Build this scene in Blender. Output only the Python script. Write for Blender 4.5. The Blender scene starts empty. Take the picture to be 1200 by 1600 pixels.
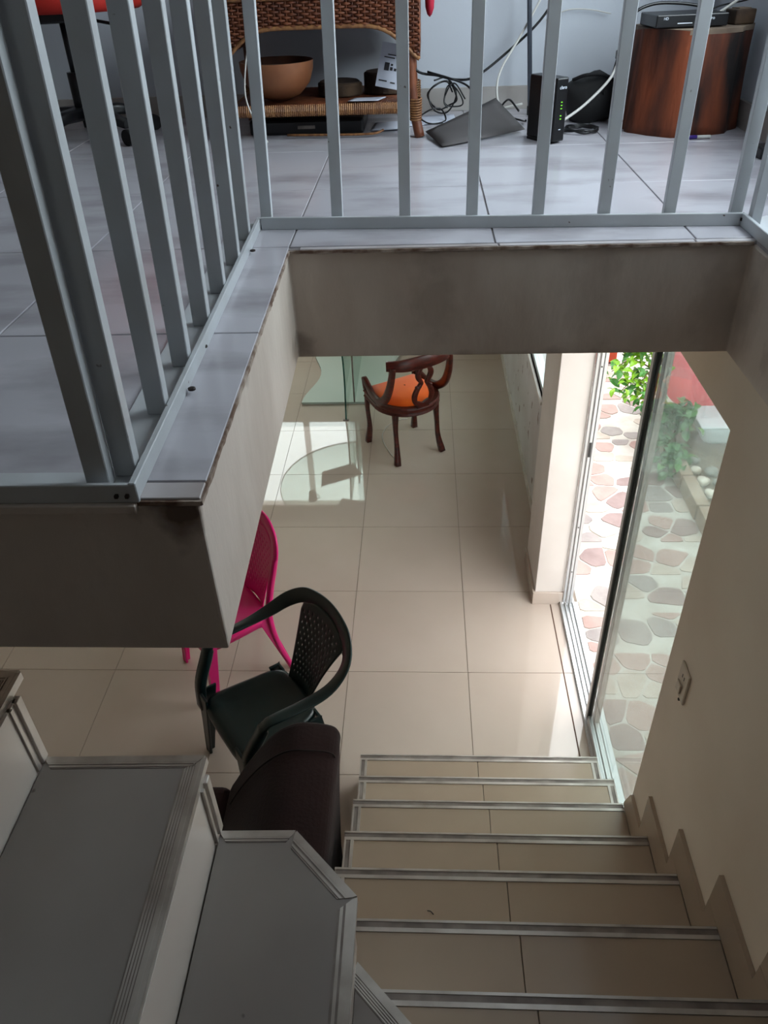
import bpy, bmesh, math, random
from mathutils import Vector, Matrix, Euler
random.seed(7)
S = bpy.context.scene
C = S.collection
PI = math.pi
# ------------------------------------------------------------------ camera
cd = bpy.data.cameras.new('camera'); cam = bpy.data.objects.new('camera', cd); C.objects.link(cam)
R = ((0.9987222668, 0.0387936848, -0.0323864766), (0.0030834560, 0.5928931726, 0.8052752189), (-0.0504413139, 0.8043461543, -0.5920159947))
m3 = Matrix((R[0], R[1], tuple(-a for a in R[2]))).transposed()
cam.matrix_world = Matrix.Translation((0, 0, 3.0)) @ m3.to_4x4()
cd.sensor_fit = 'VERTICAL'; cd.sensor_height = 36.0; cd.lens = 1208.77 / 1600 * 36.0; cd.clip_start = 0.02; cd.clip_end = 200
S.camera = cam
# ------------------------------------------------------------------ sky and exposure
w = bpy.data.worlds.new('sky'); S.world = w; w.use_nodes = True
bg = w.node_tree.nodes['Background']; bg.inputs[0].default_value = (0.93, 0.97, 1.0, 1); bg.inputs[1].default_value = 5.8
S.view_settings.view_transform = 'Standard'; S.view_settings.look = 'None'; S.view_settings.gamma = 1
S.view_settings.use_curve_mapping = False; S.view_settings.exposure = 0.0

def window_light(name, loc, rot, sx, sy, power, col):
    l = bpy.data.lights.new(name, 'AREA'); l.shape = 'RECTANGLE'; l.size = sx; l.size_y = sy; l.energy = power; l.color = col
    o = bpy.data.objects.new(name, l); C.objects.link(o); o.location = loc; o.rotation_euler = rot; return o
# daylight entering by the windows (area lamps added to the sky light; upper window unseen)
window_light('daylight_upper_window', (1.05, 2.05, 3.50), (0, PI/2, 0), 1.1, 1.4, 30.0, (0.78, 0.89, 1.0))
window_light('daylight_far_window', (-1.5, 6.93, 1.5), (-PI/2, 0, 0), 1.6, 1.0, 10, (1.0, 0.95, 0.88))
window_light('daylight_door', (0.84, 2.4, 1.05), (0, PI/2, 0), 1.9, 1.5, 8, (1.0, 0.94, 0.88))

# ------------------------------------------------------------------ materials
def lin(c):
    return tuple(((v/255)/12.92 if v/255 <= 0.04045 else ((v/255+0.055)/1.055)**2.4) for v in c) + (1,)
def mat(name, c, rough=0.5, metal=0.0, c2=None, scale=6, detail=4, lo=0.35, hi=0.65, bump=0.0, bscale=40, coat=0.0, spec=0.5, stretch=None, emit=0.0, wave=None, sheen=0.0):
    m = bpy.data.materials.new(name); m.use_nodes = True; nt = m.node_tree; N = nt.nodes; L = nt.links
    b = N['Principled BSDF']; b.inputs['Roughness'].default_value = rough; b.inputs['Metallic'].default_value = metal
    b.inputs['Base Color'].default_value = lin(c); b.inputs['Specular IOR Level'].default_value = spec
    b.inputs['Coat Weight'].default_value = coat; b.inputs['Sheen Weight'].default_value = sheen
    tc = N.new('ShaderNodeTexCoord'); src = tc.outputs['Object']
    if stretch:
        mp = N.new('ShaderNodeMapping'); mp.inputs['Scale'].default_value = stretch; L.new(src, mp.inputs[0]); src = mp.outputs[0]
    if c2 is not None:
        if wave:
            n = N.new('ShaderNodeTexWave'); n.inputs['Scale'].default_value = scale; n.inputs['Distortion'].default_value = wave; n.inputs['Detail'].default_value = detail
        else:
            n = N.new('ShaderNodeTexNoise'); n.inputs['Scale'].default_value = scale; n.inputs['Detail'].default_value = detail
        L.new(src, n.inputs['Vector'])
        r = N.new('ShaderNodeValToRGB'); r.color_ramp.elements[0].position = lo; r.color_ramp.elements[1].position = hi
        r.color_ramp.elements[0].color = lin(c); r.color_ramp.elements[1].color = lin(c2)
        L.new(n.outputs['Fac'] if not wave else n.outputs['Color'], r.inputs[0]); L.new(r.outputs[0], b.inputs['Base Color'])
    if bump:
        n2 = N.new('ShaderNodeTexNoise'); n2.inputs['Scale'].default_value = bscale; n2.inputs['Detail'].default_value = 3; L.new(src, n2.inputs['Vector'])
        bp = N.new('ShaderNodeBump'); bp.inputs['Strength'].default_value = bump; bp.inputs['Distance'].default_value = 0.01
        L.new(n2.outputs['Fac'], bp.inputs['Height']); L.new(bp.outputs[0], b.inputs['Normal'])
    if emit:
        b.inputs['Emission Color'].default_value = lin(c); b.inputs['Emission Strength'].default_value = emit
    return m
def glass(name, tint, refl=0.08, haze=0.0):
    m = bpy.data.materials.new(name); m.use_nodes = True; nt = m.node_tree; N = nt.nodes; L = nt.links; N.clear()
    out = N.new('ShaderNodeOutputMaterial'); tr = N.new('ShaderNodeBsdfTransparent'); tr.inputs[0].default_value = lin(tint)
    gl = N.new('ShaderNodeBsdfGlossy'); gl.inputs['Roughness'].default_value = 0.02
    fr = N.new('ShaderNodeFresnel'); fr.inputs[0].default_value = 1.42; ge = N.new('ShaderNodeNewGeometry')
    mt = N.new('ShaderNodeMath'); mt.operation = 'SUBTRACT'; mt.inputs[0].default_value = 1.0; L.new(ge.outputs['Backfacing'], mt.inputs[1])   # reflect at the front surface only
    mf = N.new('ShaderNodeMath'); mf.operation = 'MULTIPLY'; L.new(fr.outputs[0], mf.inputs[0]); L.new(mt.outputs[0], mf.inputs[1])
    mx = N.new('ShaderNodeMixShader'); L.new(mf.outputs[0], mx.inputs[0]); L.new(tr.outputs[0], mx.inputs[1]); L.new(gl.outputs[0], mx.inputs[2])
    last = mx
    if haze:
        df = N.new('ShaderNodeBsdfDiffuse'); df.inputs[0].default_value = (0.85, 0.9, 0.88, 1)
        tl = N.new('ShaderNodeBsdfTranslucent'); tl.inputs[0].default_value = (0.85, 0.9, 0.88, 1)
        ad = N.new('ShaderNodeMixShader'); L.new(df.outputs[0], ad.inputs[1]); L.new(tl.outputs[0], ad.inputs[2])
        m2 = N.new('ShaderNodeMixShader'); m2.inputs[0].default_value = haze; L.new(mx.outputs[0], m2.inputs[1]); L.new(ad.outputs[0], m2.inputs[2]); last = m2
    L.new(last.outputs[0], out.inputs[0]); return m
def plaster_mat(name, c, dirt, amount=0.5, streak=(1.2, 1.2, 1.0), scale=1.6):
    # painted plaster with worn, grimy patches of its own
    m = mat(name, c, rough=0.75, c2=dirt, scale=scale, detail=6, lo=0.5, hi=0.5+0.45/amount*0.5, bump=0.12, bscale=25, stretch=streak, spec=0.25)
    return m
def mul_noise(m, dark, scale, lo, hi):
    # a second layer: small dark specks over the base colour
    nt = m.node_tree; N = nt.nodes; L = nt.links; b = N['Principled BSDF']
    src = b.inputs['Base Color'].links[0].from_socket if b.inputs['Base Color'].links else None
    n = N.new('ShaderNodeTexNoise'); n.inputs['Scale'].default_value = scale; n.inputs['Detail'].default_value = 2
    tc = N.new('ShaderNodeTexCoord'); L.new(tc.outputs['Object'], n.inputs['Vector'])
    r = N.new('ShaderNodeValToRGB'); r.color_ramp.elements[0].position = lo; r.color_ramp.elements[1].position = hi
    L.new(n.outputs['Fac'], r.inputs[0])
    mx = N.new('ShaderNodeMix'); mx.data_type = 'RGBA'; L.new(r.outputs[0], mx.inputs[0])
    if src: L.new(src, mx.inputs[6])
    else: mx.inputs[6].default_value = b.inputs['Base Color'].default_value
    mx.inputs[7].default_value = lin(dark); L.new(mx.outputs[2], b.inputs['Base Color'])
    return m

M = {}
M['lower_tile'] = mat('polished_cream_tile', (194, 180, 168), rough=0.03, c2=(187, 172, 159), scale=1.5, coat=0.0, spec=0.75)
M['grout'] = mat('grout', (134, 122, 110), rough=0.8)
M['upper_tile'] = mat('grey_veined_tile', (196, 193, 200), rough=0.16, c2=(158, 153, 158), scale=4.0, detail=7, lo=0.48, hi=0.74, stretch=(0.8, 1.9, 1.0))
M['upper_grout'] = mat('upper_grout', (132, 126, 126), rough=0.8)
M['curb_tile'] = mat('curb_tile', (200, 194, 196), rough=0.3, c2=(150, 132, 122), scale=3.5, detail=8, lo=0.45, hi=0.8)
M['slab'] = plaster_mat('stained_shaded_white_plaster', (212, 200, 190), (150, 130, 114), amount=0.6, streak=(2.0, 2.0, 0.9), scale=1.3)
def stain_and_shade(m, spots, col):
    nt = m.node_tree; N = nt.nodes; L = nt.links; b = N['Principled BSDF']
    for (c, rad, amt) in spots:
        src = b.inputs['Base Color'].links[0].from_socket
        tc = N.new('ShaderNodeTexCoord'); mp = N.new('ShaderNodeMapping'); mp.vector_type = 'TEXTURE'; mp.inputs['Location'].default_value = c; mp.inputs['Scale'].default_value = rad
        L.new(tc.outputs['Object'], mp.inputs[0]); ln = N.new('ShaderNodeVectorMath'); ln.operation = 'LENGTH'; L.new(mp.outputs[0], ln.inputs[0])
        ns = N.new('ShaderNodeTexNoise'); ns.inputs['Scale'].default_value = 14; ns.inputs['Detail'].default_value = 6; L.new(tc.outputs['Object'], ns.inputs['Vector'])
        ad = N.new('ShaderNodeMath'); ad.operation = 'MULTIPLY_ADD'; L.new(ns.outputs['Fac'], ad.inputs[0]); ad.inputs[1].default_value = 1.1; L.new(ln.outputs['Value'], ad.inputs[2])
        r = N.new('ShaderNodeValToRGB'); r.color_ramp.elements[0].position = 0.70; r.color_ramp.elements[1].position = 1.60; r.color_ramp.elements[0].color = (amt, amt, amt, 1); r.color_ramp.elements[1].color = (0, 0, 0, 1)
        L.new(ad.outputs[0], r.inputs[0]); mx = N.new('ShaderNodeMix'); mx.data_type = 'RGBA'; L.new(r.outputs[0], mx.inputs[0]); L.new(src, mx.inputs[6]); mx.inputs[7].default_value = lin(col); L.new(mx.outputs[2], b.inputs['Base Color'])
stain_and_shade(M['slab'], [((-0.285, 0.745, 2.455), (0.17, 0.05, 0.13), 0.9), ((-0.285, 1.0, 2.46), (0.03, 0.6, 0.05), 0.5), ((-0.29, 1.66, 2.24), (0.10, 0.12, 0.12), 0.5), ((0.2, 1.686, 2.21), (0.8, 0.1, 0.05), 0.4), ((0.02, 1.686, 2.34), (0.14, 0.3, 0.7), 0.22), ((0.37, 1.686, 2.34), (0.13, 0.3, 0.7), 0.2), ((0.66, 1.686, 2.34), (0.16, 0.3, 0.7), 0.22), ((0.1, 1.686, 2.47), (0.8, 0.1, 0.035), 0.5), ((0.70, 1.3, 2.30), (0.05, 0.5, 0.16), 0.35)], (92, 72, 60))  # dirt stains, and baluster shade painted as dark vertical bands on the far face
M['wall'] = mat('white_wall_paint', (232, 220, 204), rough=0.7, c2=(210, 194, 176), scale=1.3, detail=6, lo=0.4, hi=0.8, bump=0.06, bscale=30, spec=0.3)
M['wall_up'] = mat('upper_wall_paint', (205, 210, 218), rough=0.7, c2=(192, 196, 204), scale=1.0, bump=0.05, spec=0.3)
M['pillar'] = mat('pillar_paint', (226, 220, 214), rough=0.5, c2=(206, 198, 192), scale=1.6, bump=0.05)
M['ceil'] = mat('ceiling_paint', (225, 222, 216), rough=0.8, c2=(215, 212, 206), scale=1)
M['white_metal'] = mul_noise(mat('white_painted_steel', (196, 200, 204), rough=0.42, c2=(186, 188, 190), scale=8, spec=0.4), (90, 70, 60), 55, 0.74, 0.78)
M['screw'] = mat('rusty_screw', (52, 42, 38), rough=0.6, metal=0.4)
M['alu'] = mat('ribbed_aluminium_nosing', (196, 190, 184), rough=0.4, metal=0.6, c2=(140, 130, 122), scale=9, detail=5, lo=0.4, hi=0.8)
M['alu_dark'] = mat('worn_groove', (112, 102, 97), rough=0.55, metal=0.3, c2=(146, 136, 130), scale=14)
M['alu_door'] = mat('door_aluminium', (200, 202, 203), rough=0.35, metal=0.55)
M['rubber'] = mat('black_rubber_gasket', (24, 24, 25), rough=0.6)
M['stair_tile'] = mat('stair_tile', (172, 154, 136), rough=0.2, c2=(162, 143, 125), scale=1.6)
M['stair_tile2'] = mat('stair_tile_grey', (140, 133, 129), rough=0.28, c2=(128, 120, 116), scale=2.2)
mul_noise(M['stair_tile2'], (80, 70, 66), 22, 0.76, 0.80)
M['riser'] = mat('riser_tile', (226, 216, 208), rough=0.22, c2=(216, 205, 197), scale=2)
M['concrete'] = mat('concrete', (150, 142, 134), rough=0.9, bump=0.2)
M['green'] = mat('dark_green_plastic', (6, 32, 34), rough=0.3, c2=(5, 27, 30), scale=4, spec=0.5)
M['pink'] = mat('magenta_plastic', (232, 22, 128), rough=0.32, c2=(222, 16, 116), scale=3)
M['wood'] = mat('mahogany', (92, 30, 20), rough=0.36, c2=(54, 16, 12), scale=5, detail=6, stretch=(3, 3, 12), coat=0.0)
M['orange'] = mat('orange_velvet', (255, 112, 6), rough=0.85, c2=(248, 94, 4), scale=6, bump=0.1, bscale=200, sheen=0.3)
M['sofa'] = mat('dark_brown_microfibre', (40, 24, 23), rough=0.95, c2=(28, 16, 16), scale=3, detail=6, bump=0.15, bscale=90, sheen=0.05, spec=0.2)
M['seam'] = mat('sofa_piping', (26, 17, 17), rough=0.9)
M['tglass'] = glass('table_glass', (236, 243, 239))
M['gedge'] = mat('green_glass_edge', (24, 66, 56), rough=0.1, c2=(50, 110, 96), scale=8)
M['plate'] = mat('frosted_green_glass', (204, 214, 206), rough=0.08, c2=(196, 208, 200), scale=1)
M['doorglass'] = glass('door_glass', (232, 235, 234), haze=0.06)
M['winglass'] = glass('window_glass', (240, 246, 244))
M['black'] = mat('black_plastic', (16, 16, 18), rough=0.35)
M['blackmatte'] = mat('black_matte', (22, 22, 23), rough=0.7)
M['whitep'] = mat('white_plastic', (205, 203, 198), rough=0.4)
M['switch'] = mat('ivory_switch_plate', (190, 178, 160), rough=0.4)
M['rattan'] = mat('rattan', (122, 68, 40), rough=0.55, c2=(84, 42, 24), scale=30, detail=3, lo=0.35, hi=0.7)
M['rattan_light'] = mat('rattan_binding', (150, 104, 62), rough=0.55, c2=(112, 70, 40), scale=90, detail=2, stretch=(1, 0.1, 0.1))
M['rattan_pole'] = mat('rattan_pole', (120, 66, 38), rough=0.5, c2=(80, 40, 24), scale=12)
M['gourd'] = mat('calabash', (144, 92, 58), rough=0.55, c2=(122, 72, 42), scale=9, detail=5)
M['gourd_in'] = mat('calabash_inside', (96, 56, 36), rough=0.8, c2=(70, 40, 28), scale=12)
M['bark'] = mat('bark', (40, 30, 25), rough=0.9, c2=(84, 64, 46), scale=9, detail=6, bump=0.6, bscale=25)
M['stump'] = mat('stump_wood', (136, 66, 34), rough=0.8, c2=(22, 14, 12), scale=3.2, detail=9, lo=0.34, hi=0.64, stretch=(3.4, 3.4, 0.8), bump=0.5, bscale=12)
M['stump_top'] = mat('stump_top', (120, 104, 88), rough=0.8, c2=(80, 64, 52), scale=10)
M['log_face'] = mat('old_log_face', (84, 66, 52), rough=0.85, c2=(52, 40, 33), scale=14, detail=6)
M['cardboard'] = mat('grey_card', (88, 84, 84), rough=0.8, c2=(80, 76, 76), scale=5)
M['paper'] = mat('paper', (206, 210, 224), rough=0.8)
M['print'] = mat('printed_ink', (50, 48, 54), rough=0.8)
M['red'] = mat('red_upholstery', (176, 30, 18), rough=0.8)
M['redbag'] = mat('crimson_cloth', (170, 20, 50), rough=0.8)
M['led'] = mat('green_led', (110, 200, 40), emit=0.7)
M['logo'] = mat('white_print', (225, 230, 240), rough=0.5)
M['pole'] = mat('grey_pole', (92, 98, 108), rough=0.35, metal=0.5)
M['wcable'] = mat('white_cable', (206, 204, 198), rough=0.5)
M['purple'] = mat('purple_plastic', (60, 40, 120), rough=0.4)
M['mortar'] = mat('pale_mortar', (216, 212, 204), rough=0.85, c2=(196, 190, 180), scale=7, detail=6, bump=0.2, bscale=40)
M['st0'] = mat('pink_flagstone', (188, 162, 154), rough=0.8, c2=(174, 146, 138), scale=7, bump=0.2)
M['st1'] = mat('grey_flagstone', (170, 162, 158), rough=0.8, c2=(152, 143, 140), scale=9, bump=0.2)
M['st2'] = mat('pale_flagstone', (204, 192, 180), rough=0.8, c2=(186, 172, 160), scale=8, bump=0.2)
M['st3'] = mat('mauve_flagstone', (162, 142, 138), rough=0.8, c2=(146, 126, 123), scale=8, bump=0.2)
M['terracotta'] = mat('terracotta', (190, 78, 44), rough=0.8, c2=(170, 66, 36), scale=6)
M['soil'] = mat('soil', (92, 76, 62), rough=0.95, c2=(132, 120, 104), scale=18, detail=6, bump=0.4)
M['leaf0'] = mat('bright_leaf', (140, 186, 40), rough=0.4, c2=(98, 156, 40), scale=10)
M['leaf1'] = mat('green_leaf', (78, 140, 58), rough=0.4, c2=(60, 116, 52), scale=10)
M['leaf2'] = mat('blue_green_leaf', (98, 142, 96), rough=0.45, c2=(78, 120, 80), scale=10)
M['stem'] = mat('stem', (96, 84, 50), rough=0.8)
M['pebble'] = mat('white_pebble', (226, 220, 208), rough=0.7, c2=(200, 190, 174), scale=14)
M['pebble2'] = mat('grey_pebble', (150, 150, 144), rough=0.7, c2=(120, 122, 116), scale=14)
M['tub'] = mat('pale_blue_plastic', (206, 222, 228), rough=0.4)
M['redcloth'] = mat('coral_red_cloth', (238, 84, 92), rough=0.9, c2=(222, 66, 76), scale=8, bump=0.3, bscale=14)
cm = bpy.data.materials.new('coral_cloth'); cm.use_nodes = True; nt_ = cm.node_tree; nt_.nodes.clear()
o_ = nt_.nodes.new('ShaderNodeOutputMaterial'); d_ = nt_.nodes.new('ShaderNodeBsdfDiffuse'); t_ = nt_.nodes.new('ShaderNodeBsdfTranslucent'); x_ = nt_.nodes.new('ShaderNodeMixShader')
nz_ = nt_.nodes.new('ShaderNodeTexNoise'); nz_.inputs['Scale'].default_value = 7; rp_ = nt_.nodes.new('ShaderNodeValToRGB'); rp_.color_ramp.elements[0].color = lin((252, 132, 140)); rp_.color_ramp.elements[1].color = lin((246, 108, 118)); nt_.links.new(nz_.outputs['Fac'], rp_.inputs[0])
for q_ in (d_, t_): nt_.links.new(rp_.outputs[0], q_.inputs[0])
nt_.links.new(d_.outputs[0], x_.inputs[1]); nt_.links.new(t_.outputs[0], x_.inputs[2]); nt_.links.new(x_.outputs[0], o_.inputs[0]); M['redcloth'] = cm
M['curbstone'] = mat('curb_stone', (178, 160, 142), rough=0.85, c2=(150, 132, 114), scale=8, bump=0.3)
M['garden'] = mat('garden_wall_render', (220, 216, 208), rough=0.85, c2=(200, 196, 188), scale=2)
M['grass'] = mat('garden_ground', (110, 120, 80), rough=0.95, c2=(90, 100, 60), scale=9)
M['screen'] = mat('laptop_dark', (40, 42, 46), rough=0.4)
M['blue'] = mat('grey_box_card', (120, 122, 126), rough=0.7)

# ------------------------------------------------------------------ helpers
def box(bm, lo, hi, mi=0, rot=None):
    vs = [bm.verts.new((x, y, z)) for z in (lo[2], hi[2]) for y in (lo[1], hi[1]) for x in (lo[0], hi[0])]
    fs = [bm.faces.new([vs[i] for i in q]) for q in ((0,2,3,1),(4,5,7,6),(0,1,5,4),(2,6,7,3),(0,4,6,2),(1,3,7,5))]
    for f in fs: f.material_index = mi
    if rot: bmesh.ops.rotate(bm, verts=vs, cent=rot[0], matrix=rot[1])
    return vs
def prism(bm, poly, z0, z1, mi=0, axis='z'):
    def P(a, b, c): return {'z': (a, b, c), 'x': (c, a, b), 'y': (a, c, b)}[axis]
    a = [bm.verts.new(P(p[0], p[1], z0)) for p in poly]; b = [bm.verts.new(P(p[0], p[1], z1)) for p in poly]
    n = len(poly); fs = [bm.faces.new(a), bm.faces.new(b)]
    for i in range(n): fs.append(bm.faces.new((a[i], a[(i+1) % n], b[(i+1) % n], b[i])))
    for f in fs: f.material_index = mi
    return a + b
def smooth_pts(pts, n=6, closed=False):
    pts = [Vector(p) for p in pts]; out = []; k = len(pts)
    for i in range(k if closed else k-1):
        p0 = pts[(i-1) % k] if (closed or i > 0) else pts[0]*2-pts[1]
        p1 = pts[i]; p2 = pts[(i+1) % k]
        p3 = pts[(i+2) % k] if (closed or i+2 < k) else pts[-1]*2-pts[-2]
        for j in range(n):
            t = j/n; out.append(0.5*((2*p1)+(p2-p0)*t+(2*p0-5*p1+4*p2-p3)*t*t+(3*p1-p0-3*p2+p3)*t*t*t))
    if not closed: out.append(pts[-1])
    return out
def tube(bm, pts, r, n=8, cap=True, mi=0, closed=False):
    pts = [Vector(p) for p in pts]; rings = []; up = None; k = len(pts)
    for i, p in enumerate(pts):
        if closed: t = (pts[(i+1) % k]-pts[(i-1) % k])
        else: t = (pts[min(i+1, k-1)]-pts[max(i-1, 0)])
        t = t.normalized() if t.length > 1e-9 else Vector((0, 0, 1))
        if up is None: up = Vector((0, 0, 1)) if abs(t.z) < 0.9 else Vector((1, 0, 0))
        s = t.cross(up)
        if s.length < 1e-6: s = t.cross(Vector((1, 0.3, 0)))
        s.normalize(); up = s.cross(t).normalized()
        rr = r[i] if isinstance(r, (list, tuple)) else r
        rings.append([bm.verts.new(p+(s*math.cos(a)+up*math.sin(a))*rr) for a in [2*PI*q/n for q in range(n)]])
    for i in range(k if closed else k-1):
        A = rings[i]; B = rings[(i+1) % k]
        for q in range(n):
            f = bm.faces.new((A[q], A[(q+1) % n], B[(q+1) % n], B[q])); f.smooth = True; f.material_index = mi
    if cap and not closed:
        bm.faces.new(rings[0]).material_index = mi; bm.faces.new(rings[-1]).material_index = mi
def ribbon(bm, pts, wd, width, thick, closed=False, mi=0):
    # rectangular section swept along pts; wd = width direction per point (or one)
    pts = [Vector(p) for p in pts]; k = len(pts); rings = []
    for i, p in enumerate(pts):
        t = (pts[(i+1) % k]-pts[(i-1) % k]) if closed else (pts[min(i+1, k-1)]-pts[max(i-1, 0)])
        t.normalize(); wv = Vector(wd[i] if isinstance(wd, list) else wd); wv = (wv-t*wv.dot(t)).normalized(); nv = t.cross(wv)
        a = (width[i] if isinstance(width, list) else width)/2; b = (thick[i] if isinstance(thick, list) else thick)/2
        sec = [(-a, -b*.5), (-a*.85, -b), (a*.85, -b), (a, -b*.5), (a, b*.5), (a*.85, b), (-a*.85, b), (-a, b*.5)]
        rings.append([bm.verts.new(p+wv*x+nv*y) for x, y in sec])
    for i in range(k if closed else k-1):
        A = rings[i]; B = rings[(i+1) % k]
        for q in range(8):
            f = bm.faces.new((A[q], A[(q+1) % 8], B[(q+1) % 8], B[q])); f.smooth = True; f.material_index = mi
    if not closed: bm.faces.new(rings[0]); bm.faces.new(rings[-1])
def lathe(bm, prof, n=24, mi=0, ctr=(0, 0), cap=True):
    rings = []
    for r, z in prof: rings.append([bm.verts.new((ctr[0]+r*math.cos(2*PI*i/n), ctr[1]+r*math.sin(2*PI*i/n), z)) for i in range(n)])
    for A, B in zip(rings, rings[1:]):
        for q in range(n):
            f = bm.faces.new((A[q], A[(q+1) % n], B[(q+1) % n], B[q])); f.smooth = True; f.material_index = mi
    if cap and prof[0][0] > 1e-4: bm.faces.new(rings[0]).material_index = mi
    if cap and prof[-1][0] > 1e-4: bm.faces.new(rings[-1]).material_index = mi
def grid(bm, f, nu, nv, skip=None, mi=0):
    V = [[bm.verts.new(f(i/nu, j/nv)) for j in range(nv+1)] for i in range(nu+1)]
    for i in range(nu):
        for j in range(nv):
            if skip and skip(i, j): continue
            q = bm.faces.new((V[i][j], V[i+1][j], V[i+1][j+1], V[i][j+1])); q.smooth = True; q.material_index = mi
def mesh(name, bm, mats, bevel=0.0, seg=2, solid=0.0, sub=0, weld=True):
    if weld: bmesh.ops.remove_doubles(bm, verts=bm.verts, dist=1e-6)
    bmesh.ops.recalc_face_normals(bm, faces=bm.faces)
    me = bpy.data.meshes.new(name); bm.to_mesh(me); bm.free()
    for m in (mats if isinstance(mats, (list, tuple)) else [mats]): me.materials.append(m)
    return me
def obj(name, bm, mats, parent=None, bevel=0.0, seg=2, solid=0.0, sub=0, weld=True, loc=None):
    o = bpy.data.objects.new(name, mesh(name, bm, mats, weld=weld)); C.objects.link(o)
    if parent is not None: o.parent = parent
    if solid:
        q = o.modifiers.new('solidify', 'SOLIDIFY'); q.thickness = solid; q.offset = 0
    if sub:
        q = o.modifiers.new('subsurf', 'SUBSURF'); q.levels = sub; q.render_levels = sub
    if bevel:
        q = o.modifiers.new('bevel', 'BEVEL'); q.width = bevel; q.segments = seg; q.limit_method = 'ANGLE'; q.angle_limit = 0.7
    if loc: o.location = loc
    return o
def tag(o, label=None, cat=None, group=None, kind=None):
    if label: o['label'] = label
    if cat: o['category'] = cat
    if group: o['group'] = group
    if kind: o['kind'] = kind
    return o
def thing(name, label, cat, loc=(0, 0, 0), rz=0.0, group=None):
    o = bpy.data.objects.new(name, None); C.objects.link(o); o.empty_display_size = 0.05
    o.location = loc; o.rotation_euler = (0, 0, rz); tag(o, label, cat, group); return o
def struct(name, bm, mats, label=None, **k):
    o = obj(name, bm, mats, **k); o['kind'] = 'structure'
    if label: o['label'] = label
    return o
NB = bmesh.new
def B(lo, hi):
    bm = NB(); box(bm, lo, hi); return bm
def fmesh(name, me, parent, loc=None):
    o = bpy.data.objects.new(name, me); C.objects.link(o); o.parent = parent
    if loc: o.location = loc
    return o
def text(name, body, size, parent, loc, rot, m, ext=0.0004):
    cu = bpy.data.curves.new(name, 'FONT'); cu.body = body; cu.size = size; cu.align_x = 'CENTER'; cu.align_y = 'CENTER'; cu.extrude = ext
    t = bpy.data.objects.new(name, cu); dg = None
    C.objects.link(t); bpy.context.view_layer.update()
    me = bpy.data.meshes.new_from_object(t.evaluated_get(bpy.context.evaluated_depsgraph_get()))
    bpy.data.objects.remove(t); me.materials.clear(); me.materials.append(m)
    o = bpy.data.objects.new(name, me); C.objects.link(o); o.parent = parent; o.location = loc; o.rotation_euler = rot; return o

# ================================================================== SETTING
# ---- lower floor with polished tiles
fl = struct('floor', B((-3.6, -1.4, -0.10), (0.86, 7.1, -0.004)), M['grout'], 'pale cream polished tile floor of the lower room')
TS = 0.609; GX = -0.384; GY = 4.524
bmt = NB(); box(bmt, (0, 0, -0.01), (TS-0.003, TS-0.003, 0.0)); tile_me = mesh('floor_tile', bmt, M['lower_tile'])
for i in range(-6, 3):
    for j in range(-5, 10):
        x = GX+i*TS; y = GY-j*TS
        if x < -3.6 or y-TS < -1.3 or y > 7.3: continue
        if x+TS > 0.86:
            bm = NB(); box(bm, (x+0.002, y-TS+0.002, -0.01), (0.72 if x < 0.72 else x+0.01, y-0.002, 0.0)); obj('floor_tile', bm, M['lower_tile'], fl)
        else: fmesh('floor_tile', tile_me, fl, (x+0.002, y-TS+0.002, 0))
# ---- walls of the lower room
bm = NB(); prism(bm, [(-1.4, 0), (1.585, 0), (1.585, 2.065), (3.22, 2.065), (3.22, 2.2145), (-1.4, 2.2145)], 0.71, 0.86, axis='x')   # stair wall with the lintel over the door
struct('wall_right', bm, M['wall'], 'beige plastered wall beside the stairs and over the sliding door', bevel=0.003)
bm = NB(); box(bm, (0.618, 3.215, 0), (0.772, 3.60, 2.2145))
pil = struct('wall_right_pillar', bm, M['pillar'], 'white painted pillar end at the open side of the sliding door', bevel=0.003)
bm = NB(); box(bm, (0.606, 3.203, 0), (0.772, 3.215, 0.085)); box(bm, (0.606, 3.215, 0), (0.618, 3.60, 0.085))
struct('baseboard_pillar', bm, M['lower_tile'], 'tile skirting round the foot of the pillar', bevel=0.002)
bm = NB(); Y0, Y1, Z0, Z1 = 4.12, 5.7, 0.80, 1.75
box(bm, (0.705, 3.60, 0), (0.86, Y0, 2.2145)); box(bm, (0.705, Y1, 0), (0.86, 7.1, 2.2145)); box(bm, (0.705, Y0, 0), (0.86, Y1, Z0)); box(bm, (0.705, Y0, Z1), (0.86, Y1, 2.2145))
wf = mul_noise(mat('peeling_white_paint', (214, 212, 212), rough=0.7, c2=(196, 190, 188), scale=2, bump=0.1), (120, 96, 82), 9, 0.66, 0.70)
struct('wall_right_far', bm, wf, 'white wall with peeling paint beyond the pillar')
bm = NB(); box(bm, (0.697, 3.60, 0), (0.705, 7.0, 0.06)); struct('baseboard_right', bm, M['mortar'], 'chipped skirting along the far white wall')
bm = NB(); box(bm, (-3.75, 7.0, 0), (-2.45, 7.12, 2.2145)); box(bm, (-0.62, 7.0, 0), (0.86, 7.12, 2.2145)); box(bm, (-2.45, 7.0, 0), (-0.62, 7.12, 0.97)); box(bm, (-2.45, 7.0, 2.08), (-0.62, 7.12, 2.2145))
struct('wall_far', bm, M['wall'], 'far wall of the lower room')
struct('wall_left', B((-3.75, -1.4, 0), (-3.6, 7.0, 2.2145)), M['wall'], 'left wall of the lower room')
M['wall_tan'] = mat('tan_wall_paint', (150, 136, 122), rough=0.8, c2=(140, 126, 112), scale=2)  # for unseen walls; darker tone chosen to cut bounced light
struct('wall_near', B((-3.75, -1.55, 0), (1.10, -1.4, 5.0)), M['wall_tan'], 'wall behind the stairs')
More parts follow.
